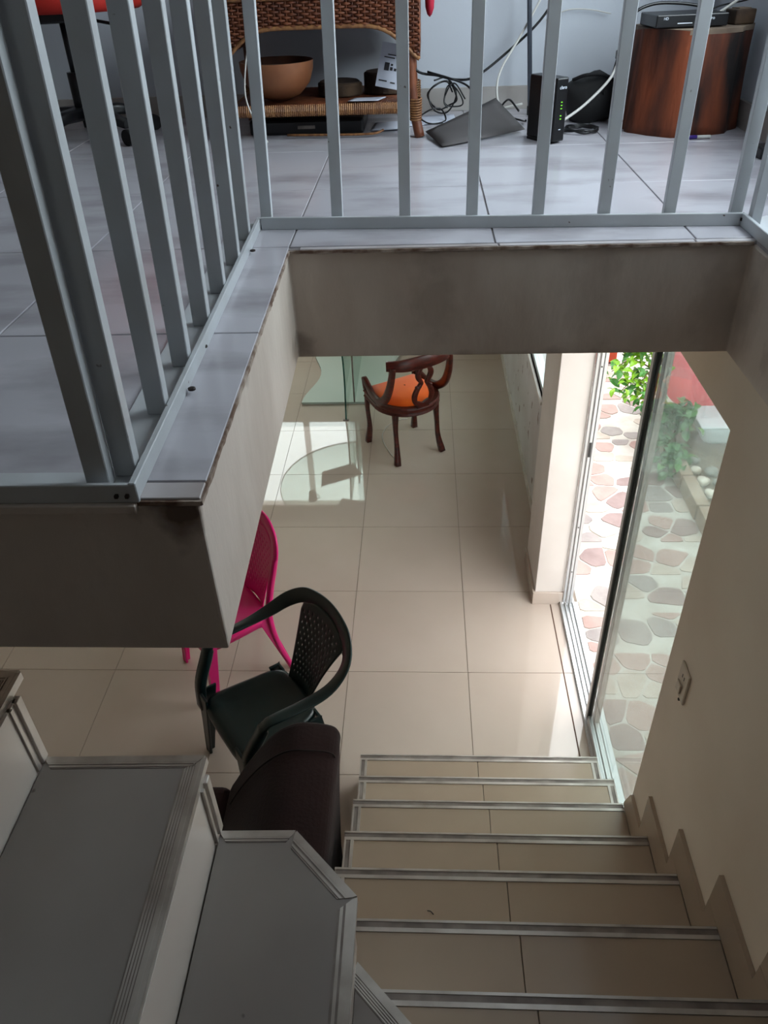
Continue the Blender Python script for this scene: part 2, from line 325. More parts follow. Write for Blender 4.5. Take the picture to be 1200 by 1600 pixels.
# window in the far right wall (white aluminium) and far window
def window(name, lo, hi, axis, mull, label):
    w_ = bpy.data.objects.new(name, None); C.objects.link(w_); w_['kind'] = 'structure'; w_['label'] = label
    a, b = (1, 2) if axis == 'x' else (0, 2)
    fw = 0.035
    def bar(p0, p1):
        l = list(lo); h = list(hi); l[a], l[b] = p0; h[a], h[b] = p1; return B(l, h)
    obj('window_frame', bar((lo[a], lo[b]), (hi[a], lo[b]+fw)), M['alu_door'], w_); obj('window_frame', bar((lo[a], hi[b]-fw), (hi[a], hi[b])), M['alu_door'], w_)
    obj('window_frame', bar((lo[a], lo[b]+fw), (lo[a]+fw, hi[b]-fw)), M['alu_door'], w_); obj('window_frame', bar((hi[a]-fw, lo[b]+fw), (hi[a], hi[b]-fw)), M['alu_door'], w_)
    for m_ in mull: obj('mullion', bar((m_-0.03, lo[b]+fw), (m_+0.03, hi[b]-fw)), M['alu_door'], w_)
    ed = [lo[a]+fw] + [v for m_ in mull for v in (m_-0.03, m_+0.03)] + [hi[a]-fw]
    for q in range(0, len(ed), 2):
        l = list(lo); h = list(hi); other = 0 if axis == 'x' else 1; mid = (lo[other]+hi[other])/2; l[other] = mid-0.002; h[other] = mid+0.002
        l[a] = ed[q]; h[a] = ed[q+1]; l[b] = lo[b]+fw; h[b] = hi[b]-fw; obj('pane', B(l, h), M['winglass'], w_)
    return w_
w1 = window('window_1', (0.715, Y0, Z0), (0.765, Y1, Z1), 'x', [4.9], 'white aluminium window in the far right wall')
obj('window_sill', B((0.690, Y0-0.05, Z0-0.02), (0.715, Y1+0.05, Z0)), M['pillar'], w1)
window('window_2', (-2.45, 7.03, 0.97), (-0.62, 7.08, 2.08), 'y', [-1.22], 'bright far window mirrored in the polished floor')
# ---- sliding door
door = bpy.data.objects.new('door_1', None); C.objects.link(door); door['kind'] = 'structure'; door['label'] = 'sliding glass door to the patio with aluminium tracks'
bm = NB(); box(bm, (0.755, 1.50, 0.0), (0.86, 3.215, 0.006)); obj('track_base', bm, M['alu_door'], door)
for x0, x1, h in ((0.758, 0.766, 0.022), (0.784, 0.788, 0.020), (0.806, 0.810, 0.020), (0.826, 0.834, 0.024)):
    obj('track_rail', B((x0, 1.50, 0.006), (x1, 3.215, h)), M['alu_door'], door)
obj('floor_groove', B((0.704, 2.05, 0.0), (0.710, 3.20, 0.0015)), mat('groove_brown', (86, 62, 50), rough=0.8), door)
for x0, x1 in ((0.772, 0.786), (0.789, 0.803), (0.806, 0.822)):
    obj('jamb_profile', B((x0, 3.195 if x0 < 0.78 else 3.185, 0.02), (x1, 3.215, 2.06)), M['alu_door'], door, bevel=0.002)
for z in (0.25, 0.55, 1.0, 1.45): obj('jamb_screw', B((0.793, 3.183, z), (0.799, 3.186, z+0.006)), M['screw'], door)
obj('lock_keeper', B((0.790, 3.182, 0.98), (0.801, 3.186, 1.06)), M['black'], door)
obj('header_rail', B((0.755, 1.585, 2.03), (0.84, 3.215, 2.064)), M['alu_door'], door)
# two leaves stacked over the near half
for k, (xc, ys) in enumerate(((0.776, 2.425), (0.800, 2.385))):
    pn = obj('door_leaf', B((xc-0.010, ys-0.030, 0.022), (xc+0.010, ys, 2.03)), M['alu_door'], door, bevel=0.002)
    obj('gasket', B((xc-0.0105, ys-0.046, 0.03), (xc+0.0105, ys-0.030, 2.03)), M['rubber'] if k == 0 else M['alu_dark'], pn)
    obj('bottom_rail', B((xc-0.009, 1.55, 0.022), (xc+0.009, ys-0.046, 0.062)), M['alu_door'], pn)
    obj('glass_pane', B((xc-0.002, 1.55, 0.062), (xc+0.002, ys-0.046, 2.02)), M['doorglass'] if k == 0 else M['winglass'], pn)

# ---- upper floor slab with the stair opening
UZ = 2.47; SB = 2.215
bm = NB()
poly = [(-3.75, 0.745), (-0.270, 0.745), (-0.294, 1.686), (0.700, 1.686), (0.700, -1.4), (1.10, -1.4), (1.10, 3.50), (-3.75, 3.50)]
a_ = prism(bm, poly, SB, UZ-0.008)
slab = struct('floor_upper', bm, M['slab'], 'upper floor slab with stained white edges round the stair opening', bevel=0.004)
bm = NB(); box(bm, (-3.75, 3.50, SB), (0.86, 7.12, UZ-0.008)); struct('ceiling', bm, M['ceil'], 'ceiling over the far part of the lower room')
# tiles on top
def utile(x0, y0, x1, y1, m='upper_tile', name='floor_tile'):
    bm = NB(); g = 0.0018; box(bm, (x0+g, y0+g, UZ-0.010), (x1-g, y1-g, UZ)); return obj(name, bm, M[m], slab, bevel=0.001, seg=1)
ys = [0.748, 0.786, 1.240, 1.703, 2.19, 2.67, 3.15, 3.35]
xsA = [-3.41, -2.965, -2.52, -2.075, -1.63, -1.185, -0.740]
for a, b in zip(xsA, xsA[1:]):
    for c, d in zip(ys, ys[1:]): utile(a, c, b, d)
for c, d in zip(ys[:3], ys[1:4]):                               # tiles under the side rail, running out to the edge
    bm = NB(); g = 0.0018; e = lambda y: -0.268-0.024*(y-0.745)/0.94
    prism(bm, [(-0.738, c+g), (e(c), c+g), (e(d), d-g), (-0.738, d-g)], UZ-0.010, UZ); obj('floor_tile', bm, M['curb_tile'] if c < 0.78 else M['upper_tile'], slab, bevel=0.001, seg=1)
xsB = [-0.740, -0.292, 0.158, 0.585, 1.055]
for a, b in zip(xsB, xsB[1:]):
    for c, d in zip(ys[3:], ys[4:]): utile(a, c, b, d)
xsC = [-0.268, 0.164, 0.580, 0.72]
for a, b in zip(xsC, xsC[1:]): utile(a, 1.682, b, 1.701, 'curb_tile')
for c, d in ((-1.3, -0.85), (-0.85, -0.4), (-0.4, 0.05), (0.05, 0.5), (0.5, 0.95), (0.95, 1.4), (1.4, 1.701)): utile(0.704, c, 1.055, d)
obj('grout_bed', B((-3.6, 0.75, UZ-0.0085), (-0.30, 3.34, UZ-0.003)), M['upper_grout'], slab)
obj('grout_bed', B((-0.30, 1.69, UZ-0.0085), (1.05, 3.34, UZ-0.003)), M['upper_grout'], slab)
obj('grout_bed', B((0.71, -1.3, UZ-0.0085), (1.05, 1.69, UZ-0.003)), M['upper_grout'], slab)
def edge_grout(p0, p1, seed):
    r = random.Random(seed); p0 = Vector(p0+(0,)); p1 = Vector(p1+(0,)); n = int((p1-p0).length/0.012); d = (p1-p0).normalized(); s = Vector((d.y, -d.x, 0)); bm = NB(); prev = None
    for i in range(n+1):
        c = p0+(p1-p0)*(i/n); o_ = r.uniform(0.0008, 0.0022); z1 = UZ-0.0015-r.uniform(0, 0.0015); z0 = UZ-0.0075-r.uniform(0, 0.0015)
        ring = [bm.verts.new(q) for q in (c-s*0.004+Vector((0, 0, z1)), c+s*o_+Vector((0, 0, z1)), c+s*o_*1.2+Vector((0, 0, z0)), c-s*0.004+Vector((0, 0, z0)))]
        if prev:
            for q in range(4): bm.faces.new((prev[q], prev[(q+1) % 4], ring[(q+1) % 4], ring[q]))
        prev = ring
    obj('edge_grout', bm, M['edge_dirt'], slab)
M['edge_dirt'] = mat('crumbled_brown_grout', (112, 88, 74), rough=0.95, c2=(180, 164, 152), scale=22, detail=5, lo=0.4, hi=0.6)
edge_grout((-0.266, 0.747), (-0.290, 1.684), 1); edge_grout((-0.292, 1.682), (0.70, 1.682), 2); edge_grout((-0.345, 0.747), (-0.266, 0.747), 3)
obj('pale_mortar_strip', B((-1.9, 0.738, UZ-0.016), (-0.345, 0.748, UZ-0.004)), M['slab'], slab, bevel=0.002)
# ---- upper room
struct('wall_back_upper', B((-3.75, 3.35, UZ-0.008), (1.10, 3.50, 5.0)), M['wall_up'], 'pale wall behind the wicker chair')
bm = NB(); X0 = 1.06
box(bm, (X0, -1.4, UZ-0.008), (1.20, 1.3, 5.0)); box(bm, (X0, 2.8, UZ-0.008), (1.20, 3.50, 5.0)); box(bm, (X0, 1.3, UZ-0.008), (1.20, 2.8, 2.93)); box(bm, (X0, 1.3, 4.1), (1.20, 2.8, 5.0))
struct('wall_right_upper', bm, M['wall_up'], 'right wall of the upper room')
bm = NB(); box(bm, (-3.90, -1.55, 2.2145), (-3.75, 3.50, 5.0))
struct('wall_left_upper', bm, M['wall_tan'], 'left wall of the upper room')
struct('ceiling_upper', B((-3.90, -1.55, 5.0), (1.20, 3.50, 5.1)), M['ceil'], 'ceiling of the upper room')
bmb = NB(); box(bmb, (-3.7, 3.338, UZ), (1.06, 3.35, UZ+0.078)); M['skirt_up'] = mat('upper_skirting', (186, 182, 178), rough=0.4, c2=(164, 156, 150), scale=5)
struct('baseboard_back', bmb, M['skirt_up'], 'tile skirting along the back wall of the upper room', bevel=0.001)
struct('baseboard_right_upper', B((1.048, 1.0, UZ), (1.06, 3.338, UZ+0.078)), M['skirt_up'], 'tile skirting on the upper right wall')
window('window_3', (1.11, 1.3, 2.93), (1.16, 2.8, 4.1), 'x', [2.05], 'upper window in the right wall')
# ---- stairs
RS = 0.18; yk = {1: 2.065, 2: 1.832, 3: 1.610, 4: 1.378, 5: 1.158, 6: 0.930, 7: 0.700}
st = bpy.data.objects.new('staircase', None); C.objects.link(st); st['kind'] = 'structure'; st['label'] = 'tiled staircase with aluminium nosings turning left at the bottom'
XL = -0.252; XJ = 0.228
bm = NB()
for k in range(1, 8):
    y2 = yk[k+1]-0.008 if k < 7 else -0.6
    xr = 0.732 if k <= 2 else 0.709
    xl = {1: -0.272, 2: -0.255}.get(k, XL)
    box(bm, (xl+0.008, y2 if k < 7 else -1.4, 0.001), (xr-0.004, yk[k]-0.008, RS*k-0.010))
obj('step_body', bm, M['concrete'], st)
for k in range(1, 8):
    xr = 0.735 if k <= 2 else 0.697; xl = {1: -0.272, 2: -0.255}.get(k, XL); y2 = yk[k+1]-0.006 if k < 7 else 0.0
    z = RS*k; nb = 0.030
    for a, b in ((xl+0.026, XJ-0.001), (XJ+0.001, xr-(0.024 if k <= 2 else 0.0))):
        obj('tread_tile', B((a, y2, z-0.010), (b, yk[k]-nb, z)), M['stair_tile'], st, bevel=0.001, seg=1)
        obj('riser_tile', B((a-0.02, yk[k]-0.009, z-RS+0.001), (b, yk[k]-0.003, z-0.012)), M['riser'], st)
    # ribbed aluminium nosing: front edge, left edge and, on the two lowest steps, right edge
    def nosing(p0, p1, nrm):
        bm = NB(); n_ = Vector(nrm[:2]); q0 = Vector(p0); q1 = Vector(p1)
        def strip(o0, o1, zt, mi):
            pl = [q0+n_*o0, q1+n_*o0, q1+n_*o1, q0+n_*o1]; prism(bm, [(v.x, v.y) for v in pl], z-0.010, zt, mi)
        strip(0.0, 0.006, z+0.003, 0); strip(0.006, 0.020, z+0.0008, 1); strip(0.020, 0.030, z+0.0028, 0)
        return obj('nosing', bm, [M['alu'], M['alu_dark']], st)
    nosing((xl, yk[k]), (xr, yk[k]), (0, -1, 0))
    nosing((xl, yk[k]-0.03), (xl, y2), (1, 0, 0))
    if k <= 2: nosing((xr, yk[k]-0.03), (xr, y2), (-1, 0, 0))
    if k <= 2: obj('step_side', B((xr-0.006, y2, 0.001), (xr-0.001, yk[k]-0.01, z-0.011)), M['riser'], st)
# sawtooth skirting on the wall
for k in range(3, 8):
    yb = yk[k+1] if k < 7 else -0.2; z = RS*k; yt = yk[k]-0.004 if k == 3 else yk[k]+0.066
    pl = [(yb, z+0.001), (yt, z+0.001), (yt, z+0.115) if k > 3 else (yt, z+0.02), (yt, z+0.115) if k > 3 else (yt-0.035, z+0.112), (yb+0.067, z+0.115), (yb+0.067, z+RS), (yb, z+RS)]
    if k > 3: pl.pop(2)
    o = NB(); prism(o, pl, 0.698, 0.7095, axis='x'); obj('stair_skirting', o, M['stair_tile'], st)
# winders and the flight that runs left
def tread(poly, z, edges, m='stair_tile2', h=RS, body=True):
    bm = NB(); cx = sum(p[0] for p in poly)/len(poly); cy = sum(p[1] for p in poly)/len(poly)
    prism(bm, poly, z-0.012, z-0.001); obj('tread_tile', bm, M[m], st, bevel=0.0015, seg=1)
    for (i, wdt) in edges:
        p = Vector(poly[i]+(0,)); q = Vector(poly[(i+1) % len(poly)]+(0,)); d = (q-p).normalized(); n_ = Vector((-d.y, d.x, 0))
        if n_.dot(Vector((cx, cy, 0))-p) < 0: n_ = -n_
        bm = NB()
        def strip(o0, o1, zb, zt, mi):
            s0 = o0 if o0 > 0 else 0; pl = [p+n_*o0+d*s0*0.8, q+n_*o0-d*s0*0.8, q+n_*o1-d*o1*0.8, p+n_*o1+d*o1*0.8]
            prism(bm, [(v.x, v.y) for v in pl], zb, zt, mi)
        strip(-0.004, 0.004, z-0.016, z+0.001, 0); strip(0.004, 0.010, z-0.003, z+0.0015, 0)
        nr = 5 if wdt > 0.03 else 2
        for r_ in range(nr):
            a = 0.010+(wdt-0.010)*r_/nr; b_ = 0.010+(wdt-0.010)*(r_+0.55)/nr
            strip(a, b_, z-0.003, z+0.0012, 0); strip(b_, 0.010+(wdt-0.010)*(r_+1)/nr, z-0.003, z+0.0002, 1)
        obj('nosing', bm, [M['alu'], M['alu_dark']], st)
Z8, Z9, Z10, Z11 = 1.44, 1.62, 1.80, 1.98
P8 = [(-0.130, 0.672), (0.709, -0.155), (0.709, -1.39), (-0.130, -1.39)]
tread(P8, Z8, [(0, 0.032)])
bm = NB(); prism(bm, [(-0.135, 0.664), (0.700, -0.165), (0.700, -1.38), (-0.135, -1.38)], 1.25, Z8-0.013); obj('step_body', bm, M['riser'], st)
P9 = [(-0.396, 0.826), (-0.249, 0.830), (-0.124, 0.706), (-0.122, -1.30), (-0.396, -1.30)]
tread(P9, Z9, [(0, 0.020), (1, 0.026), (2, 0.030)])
bm = NB(); prism(bm, [(-0.396, 0.818), (-0.252, 0.822), (-0.130, 0.700), (-0.129, -1.30), (-0.396, -1.30)], Z9-RS*1.0, Z9-0.014); obj('step_body', bm, M['riser'], st)
P10 = [(-0.703, 0.860), (-0.404, 0.868), (-0.410, -1.30), (-0.703, -1.30)]
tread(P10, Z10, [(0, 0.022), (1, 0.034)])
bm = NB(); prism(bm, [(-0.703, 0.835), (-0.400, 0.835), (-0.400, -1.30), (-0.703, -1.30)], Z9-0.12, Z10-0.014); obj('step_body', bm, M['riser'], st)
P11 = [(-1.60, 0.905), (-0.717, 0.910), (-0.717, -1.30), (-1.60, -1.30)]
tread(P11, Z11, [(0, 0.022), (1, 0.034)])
bm = NB(); prism(bm, [(-1.60, 0.860), (-0.706, 0.862), (-0.706, -1.30), (-1.60, -1.30)], Z10-0.12, Z11-0.014); obj('step_body', bm, M['riser'], st)
# white corner trims on the free ends of the risers
for x, y, za, zb in ((-0.404, 0.838, Z9, Z10-0.014), (-0.712, 0.866, Z10, Z11-0.014)):
    obj('riser_trim', B((x, y-0.016, za), (x+0.012, y+0.004, zb)), M['alu'], st, bevel=0.002)
    obj('riser_trim', B((x, y-0.034, za), (x+0.010, y-0.026, zb)), M['alu'], st)
# upper run closing the flight (continues out of view to the left)
obj('flight_soffit', B((-1.60, -1.30, 1.52), (-0.72, 0.84, 1.70)), M['slab'], st)

# ================================================================== RAILING
rail = thing('stair_railing', 'white painted steel balustrade around the stair opening on the upper floor', 'railing', (0, 0, 0))
def post(x, y, w_=0.028, d_=0.020, lean=0.0, zt=3.34, leany=0.0):
    z0 = UZ+0.006; bm = NB()
    vs = box(bm, (x-w_/2, y, z0), (x+w_/2, y+d_, zt))
    for v in vs:
        if v.co.z > 3: v.co.x += lean*(zt-z0); v.co.y += leany*(zt-z0)
    obj('baluster', bm, M['white_metal'], rail, bevel=0.0012, seg=1)
far_x = [(-0.364, 1.850), (-0.197, 1.843), (-0.039, 1.825), (0.113, 1.819), (0.261, 1.812), (0.408, 1.811), (0.552, 1.810), (0.698, 1.808)]
for i, (x, y) in enumerate(far_x): post(x, y, 0.026, 0.018, lean=(0.035 if i == 0 else 0.018 if i == 1 else 0.0))
post(0.726, 1.762, 0.022, 0.022)
for i in range(1, 9): post(0.745, 1.762-0.155*i, 0.020, 0.026)
side = [(-0.369, 0.788), (-0.373, 0.944), (-0.378, 1.097), (-0.383, 1.256), (-0.387, 1.410), (-0.390, 1.571), (-0.398, 1.736)]
for x, y in side: post(x, y, 0.028, 0.020, lean=0.027)
for i in range(0, 10): post(-0.394-0.155*i, 0.762-0.002*i, 0.029, 0.020, lean=0.03)
# base angle irons
def strip3(name, p0, p1, p2, p3, z0, z1, bev=0.0012):
    bm = NB(); prism(bm, [p0, p1, p2, p3], z0, z1); return obj(name, bm, M['white_metal'], rail, bevel=bev, seg=1)
strip3('base_flange', (-0.410, 0.752), (-0.345, 0.752), (-0.385, 1.868), (-0.450, 1.868), UZ, UZ+0.006)
strip3('base_lip', (-0.350, 0.745), (-0.341, 0.745), (-0.377, 1.850), (-0.386, 1.850), UZ, UZ+0.024)
strip3('base_flange', (-1.9, 0.744), (-0.350, 0.752), (-0.352, 0.800), (-1.9, 0.800), UZ, UZ+0.0052)
strip3('base_lip', (-1.9, 0.737), (-0.341, 0.745), (-0.341, 0.752), (-1.9, 0.744), UZ-0.004, UZ+0.022)
strip3('base_lip', (-0.374, 1.842), (-0.374, 1.833), (0.708, 1.786), (0.712, 1.795), UZ, UZ+0.027)
strip3('base_flange', (-0.40, 1.890), (-0.374, 1.840), (0.712, 1.793), (0.75, 1.842), UZ, UZ+0.007)
strip3('base_lip', (0.712, 1.800), (0.703, 1.790), (0.715, -1.2), (0.724, -1.2), UZ, UZ+0.027)
strip3('base_flange', (0.722, 1.800), (0.722, -1.2), (0.78, -1.2), (0.78, 1.84), UZ, UZ+0.007)
for p0, p1 in (((-0.345, 0.775), (-0.372, 1.86)), ((-0.345, 0.775), (-1.9, 0.768)), ((-0.372, 1.86), (0.73, 1.815)), ((0.735, 1.815), (0.745, -1.2))):
    bm = NB(); tube(bm, [(p0[0], p0[1], 3.36), (p1[0], p1[1], 3.36)], 0.022, 12); obj('handrail', bm, M['white_metal'], rail)
for x, y, z in [(-0.362, 1.02, 0), (-0.378, 1.17, 0), (-0.384, 1.66, 0), (-0.27, 1.834, 0), (0.165, 1.815, 0), (0.63, 1.797, 0)]:
    bm = NB(); lathe(bm, [(0.006, 0), (0.006, 0.0025), (0.003, 0.0035)], 10); obj('bolt', bm, M['screw'], rail, loc=(x+0.02 if y < 1.7 else x, y if y < 1.7 else y+0.02, UZ+0.006))
for x, y in [(-0.353, 0.7425), (-0.366, 0.7425)]:
    bm = NB(); box(bm, (x-0.002, y-0.003, UZ+0.006), (x+0.002, y+0.002, UZ+0.010)); obj('bolt', bm, M['screw'], rail)
bm = NB(); box(bm, (0.700, 1.781, UZ+0.012), (0.706, 1.785, UZ+0.018)); obj('bolt', bm, M['screw'], rail)
# ================================================================== LOWER ROOM THINGS
def rot_to(fx, fy): return math.atan2(fy, fx)-PI/2           # local +Y looks along (fx, fy)
def perforated_back(bm, hw, z0, z1, y0, y1, curve, top_round=True, nu=40, nv=46):
    # sheet with rows of small square holes; hw(v) half width, v=0 bottom
    def f(u, v):
        x = (2*u-1)*hw(v); z = z0+(z1-z0)*v
        if top_round: z -= 0.05*v*v*abs(2*u-1)**2.5
        return Vector((x, y0+(y1-y0)*v-curve*(1-(2*u-1)**2), z))
    def skip(i, j): return 2 <= i < nu-2 and 6 <= j < nv-3 and (i % 4 == (1 if (j//3) % 2 else 3)) and j % 3 == 1
    grid(bm, f, nu, nv, skip)
def seat_shell(bm, hwf, hwb, d0, d1, z, dish=0.012, lip=0.035):
    # moulded seat: dished top with rounded corners and a turned-down rim
    n = 40; rings = []
    def outline(s):
        pts = []
        for i in range(n):
            a = 2*PI*i/n; c, s_ = math.cos(a), math.sin(a); e = 0.36
            x = math.copysign(abs(c)**e, c); y = math.copysign(abs(s_)**e, s_); hw = hwf+(hwb-hwf)*(1-y)/2
            pts.append((x*hw*s, (d0+d1)/2+y*(d1-d0)/2*s))
        return pts
    for s, dz in ((0.02, -dish), (0.4, -dish*0.9), (0.7, -dish*0.5), (0.86, -0.001), (0.94, 0.004), (1.0, 0.0), (1.02, -0.010), (1.015, -lip)):
        rings.append([bm.verts.new((x, y, z+dz-(0.012 if y > d1*0.9 and s > 0.9 else 0))) for x, y in outline(s)])
    for A, B_ in zip(rings, rings[1:]):
        for q in range(n):
            f = bm.faces.new((A[q], A[(q+1) % n], B_[(q+1) % n], B_[q])); f.smooth = True
    bm.faces.new(rings[0])
def splay_leg(bm, top, bot, wt, wb, t=0.026):
    # moulded angle-section leg: two flanges meeting at the outer corner
    sx = 1 if top[0] > 0 else -1; sy = 1 if top[1] > 0 else -1
    for (ax, ay) in ((1, 0), (0, 1)):
        vs = []
        for (p, w_) in ((top, wt), (bot, wb)):
            a = w_ if ax else t*0.45; b = w_ if ay else t*0.45
            for dx, dy in ((0, 0), (a, 0), (a, b), (0, b)): vs.append(bm.verts.new((p[0]-sx*dx, p[1]-sy*dy, p[2])))
        for q in ((0,1,2,3),(4,5,6,7),(0,1,5,4),(1,2,6,5),(2,3,7,6),(3,0,4,7)): bm.faces.new([vs[i] for i in q])

# ---- green plastic armchair
def green_armchair(loc, rz):
    t = thing('plastic_armchair', 'dark green plastic armchair with perforated back beside the brown sofa', 'chair', loc, rz)
    m = M['green']; bm = NB(); seat_shell(bm, 0.205, 0.165, -0.185, 0.200, 0.365); obj('seat', bm, m, t, solid=0.005)
    bm = NB(); perforated_back(bm, lambda v: 0.088+0.078*min(1, v*1.1)**1.4, 0.345, 0.722, -0.165, -0.330, 0.022); obj('backrest', bm, m, t, solid=0.006)
    # one band: front post, arm, arch over the back, arm, front post
    half = [(0.222, 0.195, 0.30), (0.234, 0.178, 0.42), (0.252, 0.125, 0.53), (0.262, 0.092, 0.590), (0.270, 0.045, 0.602), (0.276, -0.09, 0.600), (0.272, -0.20, 0.615), (0.243, -0.288, 0.660), (0.176, -0.338, 0.708), (0.092, -0.358, 0.730), (0.0, -0.365, 0.737)]
    wd = [(1, 0, 0), (1, 0, 0), (1, 0.2, 0), (1, 0.1, 0.1), (1, 0, 0), (1, 0, -0.05), (1, 0, 0.25), (0.80, -0.15, 0.62), (0.45, -0.3, 0.85), (0.18, -0.35, 0.95), (0, -0.35, 0.95)]
    pts = half+[(-x, y, z) for x, y, z in half[-2::-1]]
    # keep width direction continuous across the arch: mirror (x) then flip sign
    P = smooth_pts(pts, 5); Wd = []
    mir = wd+[(wd[i][0]*-1, wd[i][1], wd[i][2]) for i in range(9, -1, -1)]
    Wd = [v.normalized() for v in smooth_pts(mir, 5)]
    width = []; k = len(P)
    for i in range(k):
        u = abs(i/(k-1)-0.5)*2; q = max(0, min(1, (u-0.25)/0.35)); q = q*q*(3-2*q); width.append(0.068-0.018*q+0.008*max(0, (u-0.7)/0.3))
    bm = NB(); ribbon(bm, P, Wd, width, [0.013 if abs(i/(k-1)-0.5)*2 < 0.74 else 0.034 for i in range(k)]); obj('arm_band', bm, m, t)
    # web filling the arch above the panel
    bm = NB()
    grid(bm, lambda u, v: Vector(((2*u-1)*(0.175-0.03*v), -0.322-0.030*(1-(2*u-1)**2)-0.010*v, 0.655+0.070*v-0.055*abs(2*u-1)**2.4)), 12, 3); obj('top_panel', bm, m, t, solid=0.008)
    for sx in (1, -1):
        bm = NB(); splay_leg(bm, (sx*0.226, 0.200, 0.40), (sx*0.232, 0.222, 0.0), 0.085, 0.034); obj('leg', bm, m, t, bevel=0.003)
        bm = NB(); splay_leg(bm, (sx*0.190, -0.180, 0.37), (sx*0.190, -0.235, 0.0), 0.055, 0.030); obj('leg', bm, m, t, bevel=0.003)
        bm = NB(); prism(bm, [(sx*0.15, 0.188), (sx*0.215, 0.188), (sx*0.215, 0.198), (sx*0.15, 0.198)], 0.26, 0.35); obj('apron', bm, m, t, bevel=0.003)
    return t
green_armchair((-0.690, 2.160, 0), rot_to(-0.80, -0.60))

# ---- pink plastic chair
def pink_chair(loc, rz):
    t = thing('plastic_chair', 'bright magenta armless plastic chair half hidden behind the slab corner', 'chair', loc, rz); m = M['pink']
    bm = NB(); seat_shell(bm, 0.185, 0.165, -0.170, 0.190, 0.395, lip=0.045); obj('seat', bm, m, t, solid=0.005)
    bm = NB(); perforated_back(bm, lambda v: 0.100+0.040*min(1, v*1.5), 0.395, 0.80, -0.160, -0.245, 0.020); obj('backrest', bm, m, t, solid=0.006)
    half = [(0.185, -0.235, 0.0), (0.176, -0.180, 0.20), (0.170, -0.160, 0.39), (0.172, -0.185, 0.55), (0.176, -0.215, 0.67), (0.166, -0.240, 0.755), (0.130, -0.257, 0.808), (0.070, -0.268, 0.838), (0.0, -0.272, 0.846)]
    wd = [(1, 0, 0)]*4+[(1, 0, 0.05), (0.93, -0.05, 0.35), (0.7, -0.15, 0.75), (0.3, -0.2, 1), (0, -0.2, 1)]
    P = smooth_pts(half+[(-x, y, z) for x, y, z in half[-2::-1]], 5); W_ = [v.normalized() for v in smooth_pts(wd+[(-a, b, c) for a, b, c in wd[-2::-1]], 5)]
    k = len(P); bm = NB(); ribbon(bm, P, W_, [0.034 if abs(i/(k-1)-.5) > .22 else 0.05 for i in range(k)], [0.022 if abs(i/(k-1)-.5) > .22 else 0.014 for i in range(k)]); obj('back_frame', bm, m, t)
    bm = NB(); grid(bm, lambda u, v: Vector(((2*u-1)*(0.142-0.02*v), -0.245-0.022*(1-(2*u-1)**2)-0.004*v, 0.752+0.078*v-0.05*abs(2*u-1)**2.4)), 12, 3); obj('top_panel', bm, m, t, solid=0.008)
    for sx in (1, -1):
        bm = NB(); splay_leg(bm, (sx*0.185, 0.185, 0.385), (sx*0.195, 0.205, 0.0), 0.06, 0.030); obj('leg', bm, m, t, bevel=0.003)
        bm = NB(); splay_leg(bm, (sx*0.168, -0.150, 0.385), (sx*0.192, -0.245, 0.0), 0.05, 0.026); obj('leg', bm, m, t, bevel=0.003)
    return t
pink_chair((-0.975, 2.735, 0), rot_to(-0.80, -0.60))

